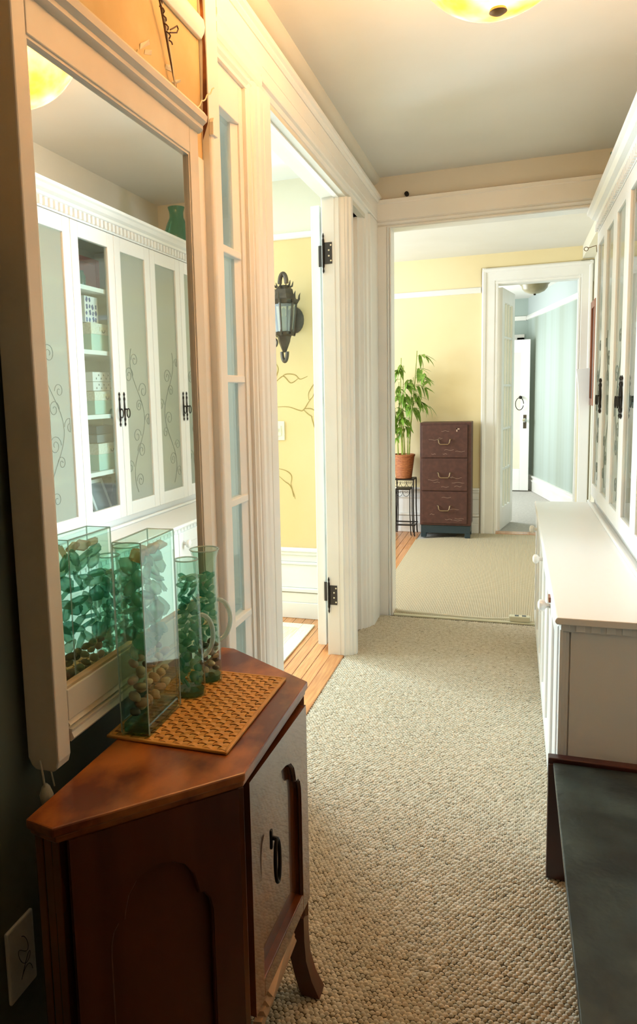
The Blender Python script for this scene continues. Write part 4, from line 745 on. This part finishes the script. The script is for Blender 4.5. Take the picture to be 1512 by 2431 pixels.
# ------------------------------------------------------------------ FAR ROOM
fcab = thing('filing_cabinet', 'scratched brown three drawer metal filing cabinet', 'cabinet', (-.587, 6.99, 0))
B(-.815, -.358, 6.862, 7.13, .125, 1.075).build('body', 'steelgrey', fcab, bev=.006)
B(-.808, -.365, 6.875, 7.12, .05, .125).box(-.808, -.76, 6.875, 6.92, .008, .05).box(-.413, -.365, 6.875, 6.92, .008, .05).box(-.808, -.76, 7.07, 7.12, .008, .05).box(-.413, -.365, 7.07, 7.12, .008, .05).build('base', 'teal', fcab, bev=.003)
r_ = random.Random(9)
for k in range(3):
    z0 = .145+.305*k; d = B(-.797, -.392, 6.848, 6.862, z0, z0+.297).build('drawer', 'steelgrey', fcab, bev=.004)
    MB().tube([(-.655, 6.848, z0+.165), (-.645, 6.832, z0+.165), (-.640, 6.826, z0+.135), (-.628, 6.824, z0+.122), (-.560, 6.824, z0+.122), (-.548, 6.826, z0+.135), (-.543, 6.832, z0+.165), (-.533, 6.848, z0+.165)], .006, 8).build('handle', 'brass', d, smooth=True)
    for j in range(7):
        x, z, w = -.77+r_.random()*.30, z0+.03+r_.random()*.23, .03+r_.random()*.09
        MB().tube([(x+w*i/6, 6.8475, z+.004*math.sin(i*1.3+j)) for i in range(7)], .0009, 4).build('scratch', 'scratch', d)
B(-.490, -.462, 6.846, 6.848, 1.010, 1.020).box(-.490, -.480, 6.846, 6.848, .99, 1.02).build('label_slot', 'scratch', fcab)
def plant_stand(label, x0, x1, y0, y1, ht, lw, curls):
    s = thing('plant_stand', label, 'plant stand', ((x0+x1)/2, (y0+y1)/2, 0), group='nested iron plant stands')
    for x in (x0, x1):
        for y in (y0, y1):
            sx = (1 if x == x1 else -1)
            MB().tube([(x, y, .005), (x-sx*.004, y, .03), (x-sx*.012, y, ht*.5), (x-sx*.012, y, ht)], lw, 6).build('leg', 'iron', s)
    B(x0+.008, x1-.008, y0-.004, y1+.004, ht-.004, ht+.008).build('tray', 'iron', s, bev=.002)
    for y in (y0, y1): MB().tube([(x0+.01, y, .11), (x1-.01, y, .11)], lw*.9, 6).build('stretcher', 'iron', s)
    for x in (x0, x1): MB().tube([(x, y0, .11), (x, y1, .11)], lw*.9, 6).build('stretcher', 'iron', s)
    n = curls; w = (x1-x0-.03)/n
    for i in range(n):
        c = x0+.015+w*(i+.5)
        MB().tube([(c-w/2*math.cos(math.pi*j/10), y0-.002, ht-.012-.055*math.sin(math.pi*j/10)) for j in range(11)], .0022, 5).build('scallop', 'iron', s)
        for sg in (-1, 1): MB().tube([(c+sg*.012+sg*.010*math.cos(a)*(1-.1*a), y0-.002, ht-.028+.012*math.sin(a)*(1-.1*a)) for a in [j*.45 for j in range(12)]], .0018, 5).build('scroll', 'iron', s)
    return s
plant_stand('taller black iron plant stand carrying the potted bamboo', -1.075, -.868, 6.90, 7.11, .540, .0065, 3)
plant_stand('shorter black iron plant stand nested under the taller one', -1.060, -.905, 6.935, 7.09, .445, .005, 2)
pp = thing('potted_bamboo', 'leafy potted bamboo in a wicker planter', 'plant', (-.982, 7.0, .549))
PC = (-.982, 7.0, .549)
prof = [(.0005, 0), (.074, 0)]+[(.074+.026*i/28+(.002 if i % 2 else -.001), .205*i/28) for i in range(1, 29)]+[(.106, .208), (.108, .225), (.098, .228), (.094, .20)]+[(.0005, .20)]
MB().lathe(PC, prof, 28).build('wicker_pot', 'wicker', pp, smooth=False)
MB().lathe(PC, [(.0005, .190), (.092, .202), (.0005, .210)], 20).build('soil', 'soil', pp)
lm = bpy.data.meshes.new('leaf'); L_ = 1.0
lm.from_pydata([(0, 0, 0), (.10, -.075, .02), (.10, .075, .02), (.10, 0, 0), (.35, -.09, .0), (.35, .09, .0), (.35, 0, -.02), (.7, -.055, -.07), (.7, .055, -.07), (.7, 0, -.09), (1.0, 0, -.20)], [], [(0, 1, 3), (0, 3, 2), (1, 4, 6, 3), (3, 6, 5, 2), (4, 7, 9, 6), (6, 9, 8, 5), (7, 10, 9), (9, 10, 8)])
lm.materials.append(MT['leaf'])
for p in lm.polygons: p.use_smooth = True
r_ = random.Random(17); stems = []
for x, y, tx, ty, h, rr in ((-1.035, 7.0, -1.085, 6.99, .80, .006), (-.992, 6.97, -1.000, 6.97, .92, .007), (-.975, 6.985, -.985, 7.0, .85, .006), (-.93, 7.0, -.86, 6.99, .98, .007), (-.955, 7.04, -.90, 7.03, .74, .005), (-1.01, 7.04, -1.03, 7.05, .70, .005)):
    pts = [Vector((x+(tx-x)*t+.006*math.sin(5*t+x*30), y+(ty-y)*t, .755+h*t)) for t in [i/9 for i in range(10)]]
    MB().tube(pts, [rr*(1.15 if i % 3 == 0 else 1)*(1-.55*i/9) for i in range(10)], 7).build('stem', 'stem', pp, smooth=True); stems.append(pts)
nl = 0; root0 = Vector(PC)
def leaf(p, yaw, pit, s):
    o = bpy.data.objects.new('leaf', lm); COL.objects.link(o); o.parent = pp; o.location = Vector(p)-root0; o.rotation_euler = (r_.uniform(-.6, .6), pit, yaw); o.scale = (s, s*1.35, s)
for si, pts in enumerate(stems):
    for b in range(9 if si in (1, 3) else 6):
        t = .28+.70*(b+.5)/(9 if si in (1, 3) else 6)+r_.uniform(-.04, .04); i = min(8, int(t*9)); p = pts[i].lerp(pts[i+1], t*9-i)
        yaw = r_.choice((r_.uniform(-.9, .9), r_.uniform(2.3, 4.0), r_.uniform(-2.2, -.9))) if si != 3 else r_.uniform(-1.0, .5); ln_ = r_.uniform(.07, .20); el = r_.uniform(.1, .9)
        q = [p+Vector((math.cos(yaw)*ln_*u, .6*math.sin(yaw)*ln_*u, ln_*(math.sin(el)*u-.7*u*u))) for u in (0, .33, .66, 1)]
        if max(v.y for v in q) > 7.13 or (q[-1].z < 1.15 and q[-1].x > -.92): continue
        MB().tube(q, [.0018, .0015, .0011, .0008], 4).build('twig', 'stem', pp)
        for k in range(6):
            u = q[1+k//2] if k < 6 else q[3]; yy = yaw+r_.uniform(-1.0, 1.0)
            if math.sin(yy) > .5: yy = -yy
            leaf(u, yy, r_.uniform(.1, 1.2), r_.uniform(.095, .150)); nl += 1
ps = thing('power_strip', 'beige power strip lying beside the low white cabinet', 'power strip', (.05, 4.42, .01))
B(-.01, .104, 4.385, 4.432, .0105, .042).build('strip_body', 'plast', ps, bev=.005)
for x in (.02, .06): B(x, x+.022, 4.396, 4.422, .0415, .0428).build('socket', 'dark', ps)
MB().tube([(-.012, 4.410, .022), (-.05, 4.408, .018), (-.15, 4.398, .017), (-.30, 4.402, .017), (-.45, 4.412, .018), (-.58, 4.418, .018), (-.665, 4.436, .018)], .0055, 8).build('cord', 'cord', ps, smooth=True)
wbd = thing('white_board', 'tall white board with curved edge leaning in the far corner', 'board', (.57, 6.93, .01))
MB().prism([(.495, 1.512), (.505, 1.46), (.517, 1.35), (.526, 1.15), (.530, .80), (.530, .0095), (.606, .0095), (.606, 1.518)], 'y', 6.92, 6.945).build('board_panel', 'board', wbd, bev=.003)
MB().box(.515, .528, 6.947, 6.965, .0095, 1.42).build('back_batten', 'plate', wbd)
of = thing('oak_frame', 'brown oak framed panel on the far right wall', 'wall frame', (.63, 6.9, 1.6))
for a in ((6.72, 6.78, 1.20, 2.08), (7.02, 7.08, 1.20, 2.08), (6.78, 7.02, 1.20, 1.26), (6.78, 7.02, 2.02, 2.08)): B(.612, .6395, *a).build('frame_bar', 'frameb', of, bev=.004)
B(.625, .6395, 6.78, 7.02, 1.26, 2.02).build('panel', 'mahogdark', of)
fp = thing('passage_lamp', 'unlit bowl ceiling lamp in the far passage', 'lamp', (.19, 8.6, 2.36))
MB().lathe((.19, 8.6, 2.365), [(.0005, 0), (.05, .006), (.10, .028), (.128, .06), (.135, .09), (.150, .105), (.165, .118), (.16, .125), (.0005, .125)], 32).build('bowl', 'shade2', fp, smooth=True)
MB().lathe((.19, 8.6, 2.350), [(.0005, 0), (.012, .004), (.014, .012), (.006, .018)], 14).build('finial', 'iron', fp, smooth=True)
MB().lathe((.19, 8.6, 2.49), [(.15, 0), (.15, .02), (.06, .0895)], 28).build('canopy', 'lampmetal', fp, smooth=True)
for o in bpy.data.objects:
    if o.name.startswith('wall_left_post'): o['kind'] = 'structure'
